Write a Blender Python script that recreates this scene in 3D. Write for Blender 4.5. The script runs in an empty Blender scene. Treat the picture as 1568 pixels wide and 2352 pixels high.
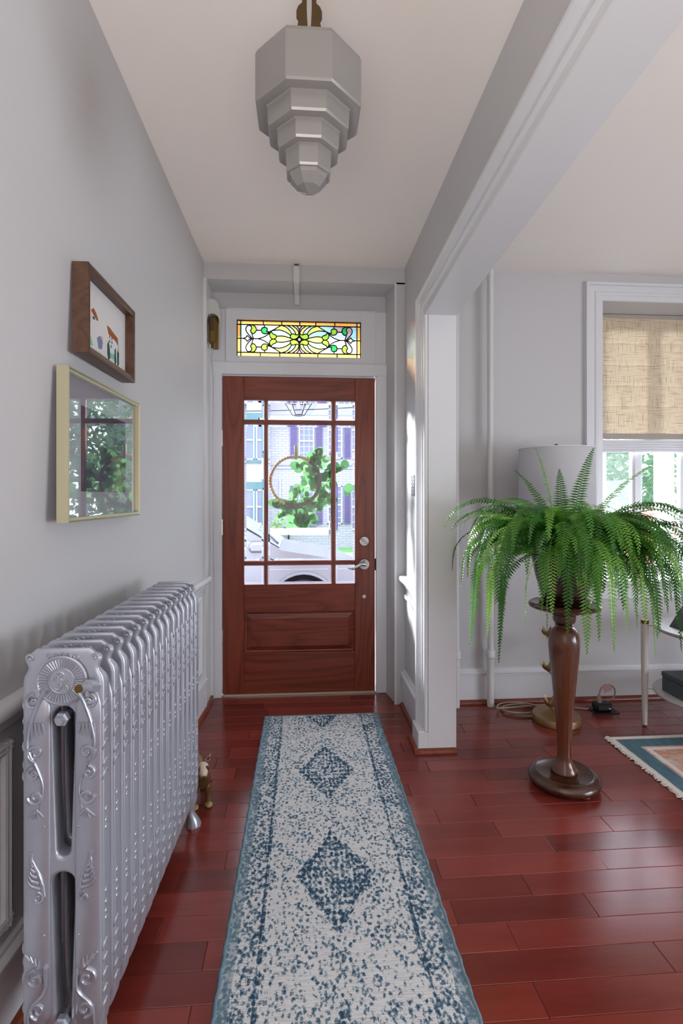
import bpy, math, random
from mathutils import Vector, Matrix
import numpy as np

# ------------------------------------------------------------------ camera, world, exposure
scene = bpy.context.scene
COL = scene.collection
CAM_H = 1.29
cam_d = bpy.data.cameras.new('camera')
cam = bpy.data.objects.new('camera', cam_d); COL.objects.link(cam)
cam.location = (0, 0, CAM_H)
cam.rotation_euler = (math.radians(90), 0, -math.radians(4.1467))
cam_d.sensor_width = 36.0; cam_d.sensor_fit = 'AUTO'
cam_d.lens = 1200.0 / 2352.0 * 36.0
cam_d.shift_y = -37.0 / 2352.0
cam_d.clip_start = 0.02; cam_d.clip_end = 200
scene.camera = cam

world = bpy.data.worlds.new('sky'); scene.world = world; world.use_nodes = True
wn = world.node_tree.nodes; wl = world.node_tree.links
bg = wn['Background']
bg.inputs['Color'].default_value = (0.86, 0.92, 1.0, 1)
bg.inputs['Strength'].default_value = 3.9

sun_d = bpy.data.lights.new('sun', 'SUN'); sun = bpy.data.objects.new('sun', sun_d); COL.objects.link(sun)
sun_d.energy = 17.0; sun_d.angle = math.radians(11); sun_d.color = (1.0, 0.97, 0.93)
sun.rotation_euler = Vector((0.58, -0.60, -0.25)).to_track_quat('-Z', 'Y').to_euler()
sun.location = (-5, 8, 6)

def area_light(name, loc, aim, sx, sy, power, col):
    d = bpy.data.lights.new(name, 'AREA'); d.shape = 'RECTANGLE'; d.size = sx; d.size_y = sy; d.energy = power; d.color = col
    o = bpy.data.objects.new(name, d); COL.objects.link(o); o.location = loc
    o.rotation_euler = Vector(aim).to_track_quat('-Z', 'Y').to_euler(); return o
# added upward fill behind the camera, and daylight at the living room's side window
area_light('rear_fill_uplight', (-0.05, -1.2, 0.75), (0, 0.0, 1.0), 1.1, 1.6, 58, (1.0, 0.94, 0.88))
area_light('side_window_daylight', (4.25, -0.5, 1.0), (-0.8, 0.45, -0.6), 2.2, 1.2, 46, (0.86, 0.92, 1.0))

scene.view_settings.view_transform = 'Standard'
scene.view_settings.look = 'None'
scene.view_settings.gamma = 1.0
scene.view_settings.use_curve_mapping = False
scene.view_settings.exposure = 0.50
scene.cycles.max_bounces = 10
scene.cycles.diffuse_bounces = 6
scene.cycles.transparent_max_bounces = 24
scene.cycles.caustics_reflective = False
scene.cycles.caustics_refractive = False
scene.cycles.sample_clamp_indirect = 6.0

# ------------------------------------------------------------------ material helpers
def lin(c):
    r = []
    for v in c[:3]:
        v = v / 255.0
        r.append(v / 12.92 if v <= 0.04045 else ((v + 0.055) / 1.055) ** 2.4)
    return (r[0], r[1], r[2], 1.0)

class G:
    """tiny node-graph helper"""
    def __init__(s, name):
        s.m = bpy.data.materials.new(name); s.m.use_nodes = True
        s.t = s.m.node_tree; s.n = s.t.nodes; s.l = s.t.links
        s.b = s.n['Principled BSDF']; s.out = s.n['Material Output']
    def put(s, sock, v):
        if v is None: return
        if isinstance(v, bpy.types.NodeSocket): s.l.new(v, sock)
        elif isinstance(v, (tuple, list)) and len(v) == 3 and sock.type == 'RGBA': sock.default_value = lin(v)
        else: sock.default_value = v
    def node(s, typ, **kw):
        n = s.n.new(typ)
        for k, v in kw.items(): setattr(n, k, v)
        return n
    def math(s, op, a, b=None, c=None, clamp=False):
        n = s.node('ShaderNodeMath', operation=op, use_clamp=clamp)
        s.put(n.inputs[0], a)
        if b is not None: s.put(n.inputs[1], b)
        if c is not None: s.put(n.inputs[2], c)
        return n.outputs[0]
    def coord(s, which='Object'):
        return s.node('ShaderNodeTexCoord').outputs[which]
    def mapping(s, vec, scale=(1, 1, 1), loc=(0, 0, 0), rot=(0, 0, 0)):
        n = s.node('ShaderNodeMapping'); s.l.new(vec, n.inputs[0])
        n.inputs['Scale'].default_value = scale; n.inputs['Location'].default_value = loc; n.inputs['Rotation'].default_value = rot
        return n.outputs[0]
    def noise(s, vec, scale=5, detail=3, rough=0.5, out='Fac', dist=0.0):
        n = s.node('ShaderNodeTexNoise'); s.l.new(vec, n.inputs['Vector'])
        n.inputs['Scale'].default_value = scale; n.inputs['Detail'].default_value = detail
        n.inputs['Roughness'].default_value = rough; n.inputs['Distortion'].default_value = dist
        return n.outputs[out]
    def ramp(s, fac, stops, interp='LINEAR'):
        n = s.node('ShaderNodeValToRGB'); s.l.new(fac, n.inputs[0]); cr = n.color_ramp; cr.interpolation = interp
        while len(cr.elements) > 1: cr.elements.remove(cr.elements[-1])
        cr.elements[0].position = stops[0][0]; cr.elements[0].color = lin(stops[0][1])
        for p, c in stops[1:]:
            e = cr.elements.new(p); e.color = lin(c)
        return n.outputs[0]
    def mix(s, fac, a, b, mode='MIX'):
        n = s.node('ShaderNodeMix', data_type='RGBA', blend_type=mode)
        s.put(n.inputs[0], fac); s.put(n.inputs[6], a); s.put(n.inputs[7], b)
        return n.outputs[2]
    def sep(s, vec):
        n = s.node('ShaderNodeSeparateXYZ'); s.l.new(vec, n.inputs[0]); return n.outputs
    def rnd(s):
        return s.node('ShaderNodeObjectInfo').outputs['Random']
    def bump(s, h, strength=0.2, dist=0.002):
        n = s.node('ShaderNodeBump'); s.l.new(h, n.inputs['Height'])
        n.inputs['Strength'].default_value = strength; n.inputs['Distance'].default_value = dist
        s.l.new(n.outputs[0], s.b.inputs['Normal'])
    def base(s, color=None, rough=None, metal=None, spec=None):
        s.put(s.b.inputs['Base Color'], color)
        s.put(s.b.inputs['Roughness'], rough)
        s.put(s.b.inputs['Metallic'], metal)
        s.put(s.b.inputs['Specular IOR Level'], spec)
        return s.m

def plain(name, col, rough=0.5, metal=0.0, spec=None):
    return G(name).base(col, rough, metal, spec)

def paint(name, col, rough, amt=0.03, bump=0.05, bscale=40):
    g = G(name); co = g.coord()
    n = g.noise(co, 3.0, 4)
    c = g.mix(g.math('MULTIPLY', n, amt * 4), col, tuple(int(v * (1 - amt * 2)) for v in col))
    g.base(c, rough)
    g.bump(g.noise(co, bscale, 3), bump, 0.002)
    return g.m

M = {}
M['wall'] = paint('wall_paint', (193, 193, 195), 0.55, 0.02, 0.08, 30)
M['ceiling'] = paint('ceiling_paint', (240, 235, 230), 0.7, 0.02, 0.05, 25)
M['trim'] = paint('white_trim_gloss', (214, 216, 220), 0.28, 0.02, 0.12, 14)
M['trim2'] = paint('white_trim_satin', (210, 211, 212), 0.4, 0.02, 0.05, 25)
M['pipe'] = paint('pipe_paint', (208, 208, 208), 0.35, 0.01, 0.05, 25)

def wood(name, dark, mid, light, axis, rough=0.3, scale=1.0, ring=14.0, coat=0.0):
    g = G(name); co = g.coord()
    sc = [9.0, 9.0, 9.0]; sc[axis] = 0.9
    v = g.mapping(co, tuple(x * scale for x in sc))
    rnd = g.rnd()
    n4 = g.node('ShaderNodeVectorMath', operation='ADD'); g.l.new(v, n4.inputs[0])
    cx = g.node('ShaderNodeCombineXYZ'); rr = g.math('MULTIPLY', rnd, 37.0)
    for i in range(3): g.l.new(rr, cx.inputs[i])
    g.l.new(cx.outputs[0], n4.inputs[1])
    big = g.noise(n4.outputs[0], 0.55, 2, 0.5)
    w = g.math('FRACT', g.math('MULTIPLY', big, ring))
    w = g.math('ABSOLUTE', g.math('SUBTRACT', g.math('MULTIPLY', w, 2.0), 1.0))
    sc2 = [90.0, 90.0, 90.0]; sc2[axis] = 2.5
    fine = g.noise(g.mapping(co, tuple(x * scale for x in sc2)), 1.0, 3, 0.6)
    w = g.math('POWER', w, 0.45)
    f = g.math('ADD', g.math('MULTIPLY', w, 0.42), g.math('MULTIPLY', fine, 0.62), clamp=True)
    c = g.ramp(f, [(0.12, dark), (0.45, mid), (0.9, light)])
    g.base(c, rough)
    g.b.inputs['Coat Weight'].default_value = coat
    g.b.inputs['Coat Roughness'].default_value = 0.15
    g.bump(fine, 0.12, 0.001)
    return g.m

DW = ((54, 19, 12), (106, 43, 27), (134, 62, 41))
M['oak_v'] = wood('stained_oak_vertical', *DW, 2, 0.38, 1.0, 11.0, 0.05)
M['oak_h'] = wood('stained_oak_horizontal', *DW, 0, 0.38, 1.0, 11.0, 0.05)
M['quarter'] = wood('quarter_round_wood', (84, 38, 24), (112, 54, 36), (132, 66, 46), 1, 0.35)
M['stand'] = wood('plant_stand_wood', (52, 26, 16), (86, 45, 26), (112, 62, 36), 2, 0.22, 1.0, 6.0, 0.4)
M['stand_dark'] = wood('plant_stand_dark_wood', (40, 22, 16), (62, 36, 24), (84, 50, 34), 0, 0.22, 1.0, 6.0, 0.4)
M['frame_brown'] = wood('walnut_frame', (52, 34, 24), (76, 50, 36), (98, 70, 54), 0, 0.4)
M['greywood'] = wood('grey_washed_wood', (150, 142, 140), (170, 163, 162), (184, 178, 178), 1, 0.35)

# cherry floor: one material, plank-to-plank variation from the object
g = G('cherry_floor'); co = g.coord(); rnd = g.rnd()
cx = g.node('ShaderNodeCombineXYZ'); g.l.new(g.math('MULTIPLY', rnd, 50.0), cx.inputs[0]); g.l.new(g.math('MULTIPLY', rnd, 91.0), cx.inputs[1])
va = g.node('ShaderNodeVectorMath', operation='ADD'); g.l.new(g.mapping(co, (1.2, 9, 9)), va.inputs[0]); g.l.new(cx.outputs[0], va.inputs[1])
n1 = g.noise(va.outputs[0], 1.2, 4, 0.6)
n2 = g.noise(g.mapping(co, (7, 140, 140)), 1.0, 2)
f = g.math('ADD', g.math('MULTIPLY', n1, 0.55), g.math('ADD', g.math('MULTIPLY', rnd, 0.40), g.math('MULTIPLY', n2, 0.14)), clamp=True)
c = g.ramp(f, [(0.18, (86, 32, 26)), (0.5, (118, 45, 37)), (0.9, (146, 62, 52))])
g.base(c, g.math('ADD', 0.15, g.math('MULTIPLY', g.noise(co, 14, 4, 0.65), 0.10)))
g.b.inputs['Specular IOR Level'].default_value = 0.55
g.bump(n2, 0.03, 0.001)
M['floor'] = g.m
M['gap'] = plain('floor_gap', (40, 18, 16), 0.7)

# silver radiator paint
g = G('silver_radiator_paint'); co = g.coord()
g.base(g.mix(g.noise(co, 9, 4), (172, 176, 188), (192, 196, 208)), g.math('ADD', 0.27, g.math('MULTIPLY', g.noise(co, 30, 3), 0.12)), 0.58)
g.bump(g.noise(co, 160, 3), 0.10, 0.001)
M['silver'] = g.m
M['chrome'] = plain('satin_nickel', (196, 195, 192), 0.22, 1.0)
M['brass'] = plain('aged_brass', (122, 98, 52), 0.35, 0.85)
M['brass_dark'] = plain('dark_brass', (84, 66, 40), 0.5, 0.6)
M['antique'] = plain('antique_gold_metal', (150, 118, 80), 0.4, 0.7)
M['gold'] = plain('pale_gold_metal', (196, 190, 160), 0.35, 0.6)
M['black'] = plain('black_plastic', (26, 26, 28), 0.4)
M['iron'] = plain('black_metal', (24, 23, 24), 0.45, 0.3)
M['cord'] = plain('taupe_cord', (158, 138, 122), 0.6)
M['cordw'] = plain('white_cord', (186, 186, 182), 0.6)
M['paper'] = plain('paper', (212, 211, 210), 0.7)
M['matboard'] = plain('mat_board', (190, 191, 202), 0.8)
M['white'] = plain('white_lacquer', (206, 202, 196), 0.35)
M['slate'] = plain('slate_box_cloth', (74, 82, 88), 0.7)
M['lampshade'] = None
g = G('linen_lampshade'); co = g.coord()
tr = g.node('ShaderNodeBsdfTranslucent'); tr.inputs[0].default_value = lin((225, 225, 228))
mx = g.node('ShaderNodeMixShader'); mx.inputs[0].default_value = 0.4
g.base((222, 222, 226), 0.8)
g.l.new(g.b.outputs[0], mx.inputs[1]); g.l.new(tr.outputs[0], mx.inputs[2]); g.l.new(mx.outputs[0], g.out.inputs[0])
M['lampshade'] = g.m

# milk glass
g = G('milk_glass'); g.base((150, 147, 144), 0.14)
g.b.inputs['Subsurface Weight'].default_value = 0.0
tr = g.node('ShaderNodeBsdfTranslucent'); tr.inputs[0].default_value = lin((160, 160, 164))
mx = g.node('ShaderNodeMixShader'); mx.inputs[0].default_value = 0.3
g.l.new(g.b.outputs[0], mx.inputs[1]); g.l.new(tr.outputs[0], mx.inputs[2]); g.l.new(mx.outputs[0], g.out.inputs[0])
M['milk'] = g.m

def glassmat(name, tint=(250, 252, 255), f0=0.04, rough=0.0):
    g = G(name)
    t = g.node('ShaderNodeBsdfTransparent'); t.inputs[0].default_value = lin(tint)
    gl = g.node('ShaderNodeBsdfGlossy'); gl.inputs['Roughness'].default_value = rough
    lw_ = g.node('ShaderNodeLayerWeight'); lw_.inputs[0].default_value = 0.5
    fr = g.math('MULTIPLY_ADD', g.math('POWER', lw_.outputs['Facing'], 5.0), 1.0 - f0, f0)
    mx = g.node('ShaderNodeMixShader')
    g.l.new(fr, mx.inputs[0]); g.l.new(t.outputs[0], mx.inputs[1]); g.l.new(gl.outputs[0], mx.inputs[2]); g.l.new(mx.outputs[0], g.out.inputs[0])
    return g.m
M['glass'] = glassmat('clear_glass')
M['picglass'] = glassmat('picture_glass', (250, 250, 250), 0.10)
g = G('bevel_glass')
rf = g.node('ShaderNodeBsdfRefraction'); rf.inputs['IOR'].default_value = 1.25; rf.inputs['Roughness'].default_value = 0.02; rf.inputs[0].default_value = lin((245, 248, 255))
g.l.new(rf.outputs[0], g.out.inputs[0]); M['bevel'] = g.m

def stained(name, c1, c2=None):
    g = G(name); co = g.coord()
    c2 = c2 or tuple(max(0, v - 34) for v in c1)
    col = g.mix(g.noise(g.mapping(co, (18, 18, 34)), 1.0, 4, 0.6, dist=1.2), c1, c2)
    t = g.node('ShaderNodeBsdfTransparent'); g.l.new(col, t.inputs[0])
    tl = g.node('ShaderNodeBsdfTranslucent'); g.l.new(col, tl.inputs[0])
    gl = g.node('ShaderNodeBsdfGlossy'); gl.inputs['Roughness'].default_value = 0.15
    m1 = g.node('ShaderNodeMixShader'); m1.inputs[0].default_value = 0.45
    m2 = g.node('ShaderNodeMixShader'); m2.inputs[0].default_value = 0.04
    g.l.new(t.outputs[0], m1.inputs[1]); g.l.new(tl.outputs[0], m1.inputs[2])
    g.l.new(m1.outputs[0], m2.inputs[1]); g.l.new(gl.outputs[0], m2.inputs[2]); g.l.new(m2.outputs[0], g.out.inputs[0])
    return g.m
SG = {
    'amber': stained('amber_glass', (248, 187, 99), (238, 145, 55)),
    'cream': stained('cream_glass', (242, 205, 134)),
    'opal': stained('opal_glass', (199, 215, 221), (132, 134, 145)),
    'lilac': stained('lilac_glass', (187, 175, 181), (122, 75, 81)),
    'blue': stained('pale_blue_glass', (165, 205, 215), (107, 163, 183)),
    'yellow': stained('yellow_glass', (245, 211, 109), (221, 175, 63)),
    'lime': stained('lime_glass', (151, 195, 59), (67, 126, 20)),
    'green': stained('green_glass', (40, 175, 88), (9, 99, 25)),
    'peach': stained('peach_glass', (238, 175, 140)),
    'clear': stained('clear_textured_glass', (238, 238, 245), (203, 203, 215)),
    'gem': stained('pink_gem_glass', (228, 132, 175), (195, 77, 137)),
}
M['lead'] = plain('lead_came', (26, 25, 24), 0.55, 0.4)

# fern
def leafmat(name, stops, trans=0.38, rough=0.32):
    g = G(name); co = g.coord()
    f = g.math('ADD', g.math('MULTIPLY', g.rnd(), 0.85), g.math('MULTIPLY', g.noise(co, 9, 2), 0.35), clamp=True)
    col = g.ramp(f, stops)
    g.base(col, rough)
    t = g.node('ShaderNodeBsdfTranslucent'); g.l.new(col, t.inputs[0])
    m = g.node('ShaderNodeMixShader'); m.inputs[0].default_value = trans
    g.l.new(g.b.outputs[0], m.inputs[1]); g.l.new(t.outputs[0], m.inputs[2]); g.l.new(m.outputs[0], g.out.inputs[0])
    return g.m
M['fern'] = leafmat('fern_leaf', [(0.05, (40, 92, 32)), (0.45, (68, 130, 46)), (0.8, (108, 168, 62)), (1.0, (150, 198, 92))])
M['euca'] = leafmat('eucalyptus_leaf', [(0.0, (62, 116, 70)), (0.5, (88, 146, 90)), (1.0, (126, 174, 118))])
M['foliage'] = leafmat('tree_foliage', [(0.0, (72, 112, 76)), (0.5, (106, 146, 106)), (1.0, (160, 190, 136))], 0.4, 0.6)
M['flower'] = leafmat('pink_blossom', [(0.0, (236, 140, 130)), (1.0, (250, 200, 190))], 0.4, 0.6)
M['grass'] = leafmat('lawn', [(0.0, (84, 140, 76)), (1.0, (112, 162, 94))], 0.1, 0.9)
M['pot'] = plain('plum_glazed_pot', (52, 24, 26), 0.2)
M['soil'] = plain('potting_soil', (48, 36, 28), 0.9)
M['bead'] = plain('wooden_bead', (206, 178, 134), 0.6)
M['twine'] = plain('brown_twine', (108, 92, 86), 0.9)
M['felt'] = plain('cream_felt', (196, 190, 164), 0.9)

# runner pattern
def runner_mat():
    g = G('runner_weave'); co = g.coord(); X, Y, Z = g.sep(co)
    au = g.math('ABSOLUTE', g.math('DIVIDE', X, 0.325))
    # medallions: one per 0.68 m
    vv = g.math('ADD', g.math('DIVIDE', Y, 0.68), 0.5)
    vf = g.math('ABSOLUTE', g.math('SUBTRACT', g.math('FRACT', vv), 0.5))
    dia = g.math('ADD', g.math('DIVIDE', g.math('ABSOLUTE', X), 0.135), g.math('DIVIDE', vf, 0.36))
    ind = g.math('LESS_THAN', dia, 1.0)
    ring = g.math('COMPARE', dia, 1.35, 0.07)
    band = g.math('GREATER_THAN', au, 0.70)
    edge = g.math('GREATER_THAN', au, 0.90)
    stripe = g.math('COMPARE', au, 0.70, 0.02)
    wv = g.mapping(co, (1, 1, 1))
    blob = g.node('ShaderNodeTexVoronoi'); g.l.new(g.mapping(co, (84, 58, 1)), blob.inputs['Vector']); blob.inputs['Scale'].default_value = 1.0
    n = g.noise(g.mapping(co, (95, 78, 1)), 1.0, 3, 0.7)
    n = g.math('ADD', g.math('MULTIPLY', n, 0.75), g.math('MULTIPLY', blob.outputs['Distance'], 0.32))
    lat = g.math('MULTIPLY', g.math('SINE', g.math('MULTIPLY', g.math('ADD', X, g.math('MULTIPLY', Y, 0.6)), 165.0)), g.math('SINE', g.math('MULTIPLY', g.math('SUBTRACT', X, g.math('MULTIPLY', Y, 0.6)), 165.0)))
    dens = g.math('ADD', 0.492, g.math('MULTIPLY', ind, g.math('MULTIPLY_ADD', lat, 0.07, 0.085)))
    dens = g.math('ADD', dens, g.math('MULTIPLY', ring, 0.035))
    dens = g.math('ADD', dens, g.math('MULTIPLY', band, 0.06))
    dens = g.math('ADD', dens, g.math('MULTIPLY', edge, 0.04))
    dens = g.math('ADD', dens, g.math('MULTIPLY', stripe, 0.10))
    dens = g.math('ADD', dens, g.math('MULTIPLY', g.math('SUBTRACT', g.noise(co, 11, 2), 0.5), 0.22))
    dia2 = g.math('COMPARE', dia, 0.86, 0.06)
    dens = g.math('ADD', dens, g.math('MULTIPLY', dia2, 0.06))
    d = g.math('SUBTRACT', dens, n)
    ink = g.math('MULTIPLY_ADD', d, 14.0, 0.5, clamp=True)
    deep = g.math('MULTIPLY_ADD', d, 9.0, -0.35, clamp=True)
    # weave threads
    wy = g.math('ABSOLUTE', g.math('SINE', g.math('MULTIPLY', Y, 1150.0)))
    wx = g.math('ABSOLUTE', g.math('SINE', g.math('MULTIPLY', X, 1000.0)))
    th = g.math('MULTIPLY', g.math('ADD', wy, wx), 0.5)
    speck = g.noise(g.mapping(co, (420, 300, 1)), 1.0, 1)
    streak = g.noise(g.mapping(co, (16, 320, 1)), 1.0, 2)
    light = g.mix(g.math('MULTIPLY', g.math('ADD', streak, speck), 0.5), (246, 243, 240), (196, 202, 208))
    blue = g.mix(speck, (134, 158, 174), (92, 120, 140))
    dark = g.mix(speck, (62, 88, 110), (40, 62, 86))
    col = g.mix(ink, light, blue); col = g.mix(deep, col, dark)
    col = g.mix(g.math('MULTIPLY', edge, 0.55), col, (126, 152, 166))
    ln = g.math('MULTIPLY', g.math('LESS_THAN', wy, 0.34), g.math('GREATER_THAN', streak, 0.52))
    col = g.mix(g.math('MULTIPLY', ln, 0.55), col, (70, 84, 92))
    g.base(col, 0.95, 0, 0.1)
    g.bump(g.math('ADD', th, speck), 0.5, 0.0015)
    return g.m
M['runner'] = runner_mat()
g = G('runner_binding'); co = g.coord(); g.base(g.mix(g.noise(g.mapping(co, (20, 90, 20)), 1, 2), (122, 150, 164), (88, 116, 130)), 0.9); M['binding'] = g.m

def rug_mat():
    g = G('area_rug_pile'); co = g.coord(); X, Y, Z = g.sep(co)
    ex = g.math('MINIMUM', X, g.math('MULTIPLY', Y, -1.0))
    n = g.noise(g.mapping(co, (9, 14, 1)), 1.0, 4, 0.6)
    n2 = g.noise(g.mapping(co, (14, 20, 1), (3, 7, 0)), 1.0, 3, 0.7)
    field = g.ramp(n, [(0.3, (214, 206, 200)), (0.45, (206, 184, 170)), (0.56, (206, 140, 120)), (0.64, (186, 170, 136)), (0.75, (212, 208, 204))])
    field = g.mix(g.math('GREATER_THAN', n2, 0.66), field, (58, 52, 54))
    n3 = g.noise(g.mapping(co, (40, 10, 1)), 1.0, 3)
    border = g.mix(n3, (104, 134, 146), (64, 94, 110))
    col = g.mix(g.math('COMPARE', ex, 0.075, 0.04), field, border)
    col = g.mix(g.math('COMPARE', ex, 0.14, 0.012), col, (222, 218, 212))
    col = g.mix(g.math('COMPARE', ex, 0.30, 0.012), col, (96, 124, 136))
    col = g.mix(g.math('GREATER_THAN', ex, 0.42), col, g.mix(n2, (74, 104, 118), (206, 190, 180)))
    col = g.mix(g.math('LESS_THAN', ex, 0.03), col, (224, 220, 214))
    g.base(col, 0.95, 0, 0.1); g.bump(g.noise(co, 300, 2), 0.4, 0.002)
    return g.m
M['rug'] = rug_mat()
M['fringe'] = plain('rug_fringe', (222, 218, 212), 0.95)

def shade_mat():
    g = G('linen_blind'); co = g.coord()
    a = g.noise(g.mapping(co, (8, 8, 230)), 1.0, 2, 0.6)
    b = g.noise(g.mapping(co, (230, 8, 8), (4, 2, 9)), 1.0, 2, 0.6)
    s = g.math('MAXIMUM', g.math('MULTIPLY_ADD', a, 6.0, -3.25, clamp=True), g.math('MULTIPLY_ADD', b, 6.0, -3.25, clamp=True))
    col = g.mix(s, (214, 198, 172), (150, 126, 98))
    g.base(col, 0.9)
    t = g.node('ShaderNodeBsdfTranslucent'); g.l.new(col, t.inputs[0])
    m = g.node('ShaderNodeMixShader'); m.inputs[0].default_value = 0.07
    g.l.new(g.b.outputs[0], m.inputs[1]); g.l.new(t.outputs[0], m.inputs[2]); g.l.new(m.outputs[0], g.out.inputs[0])
    return g.m
M['blind'] = shade_mat()
M['blind_hem'] = plain('blind_hem', (172, 166, 158), 0.9)
M['fold'] = plain('white_blind_folds', (222, 224, 230), 0.8)

# outdoors
g = G('white_brick'); co = g.coord()
br = g.node('ShaderNodeTexBrick'); g.l.new(g.mapping(co, (1, 1, 1), (0, 0, 0), (math.radians(90), 0, 0)), br.inputs['Vector'])
br.inputs['Color1'].default_value = lin((172, 170, 181)); br.inputs['Color2'].default_value = lin((166, 163, 176)); br.inputs['Mortar'].default_value = lin((142, 138, 156))
br.inputs['Scale'].default_value = 1.0; br.inputs['Mortar Size'].default_value = 0.010; br.inputs['Brick Width'].default_value = 0.30; br.inputs['Row Height'].default_value = 0.105
g.base(br.outputs[0], 0.9); M['brick'] = g.m
M['siding'] = plain('white_siding', (172, 172, 180), 0.8)
M['shutter'] = plain('purple_shutter', (104, 90, 142), 0.6)
M['teal'] = plain('teal_trim', (78, 112, 122), 0.6)
M['wpane'] = plain('dark_window_glass', (108, 116, 144), 0.1)
M['asphalt'] = paint('asphalt', (122, 121, 132), 0.9, 0.05)
M['walk'] = paint('sidewalk', (180, 178, 182), 0.9, 0.02)
M['eave'] = plain('roof_shingle', (122, 122, 142), 0.8)
M['carpaint'] = plain('silver_car_paint', (140, 140, 148), 0.25, 0.5)
M['carglass'] = plain('car_glass', (150, 160, 178), 0.05, 0.0)
M['tyre'] = plain('tyre_rubber', (60, 60, 74), 0.7)
M['bark'] = plain('bark', (96, 84, 74), 0.9)
M['porch'] = plain('porch_white', (200, 200, 206), 0.6)
M['ac'] = plain('air_conditioner', (214, 208, 206), 0.6)
M['red'] = plain('red_plastic', (220, 110, 100), 0.5)

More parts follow.
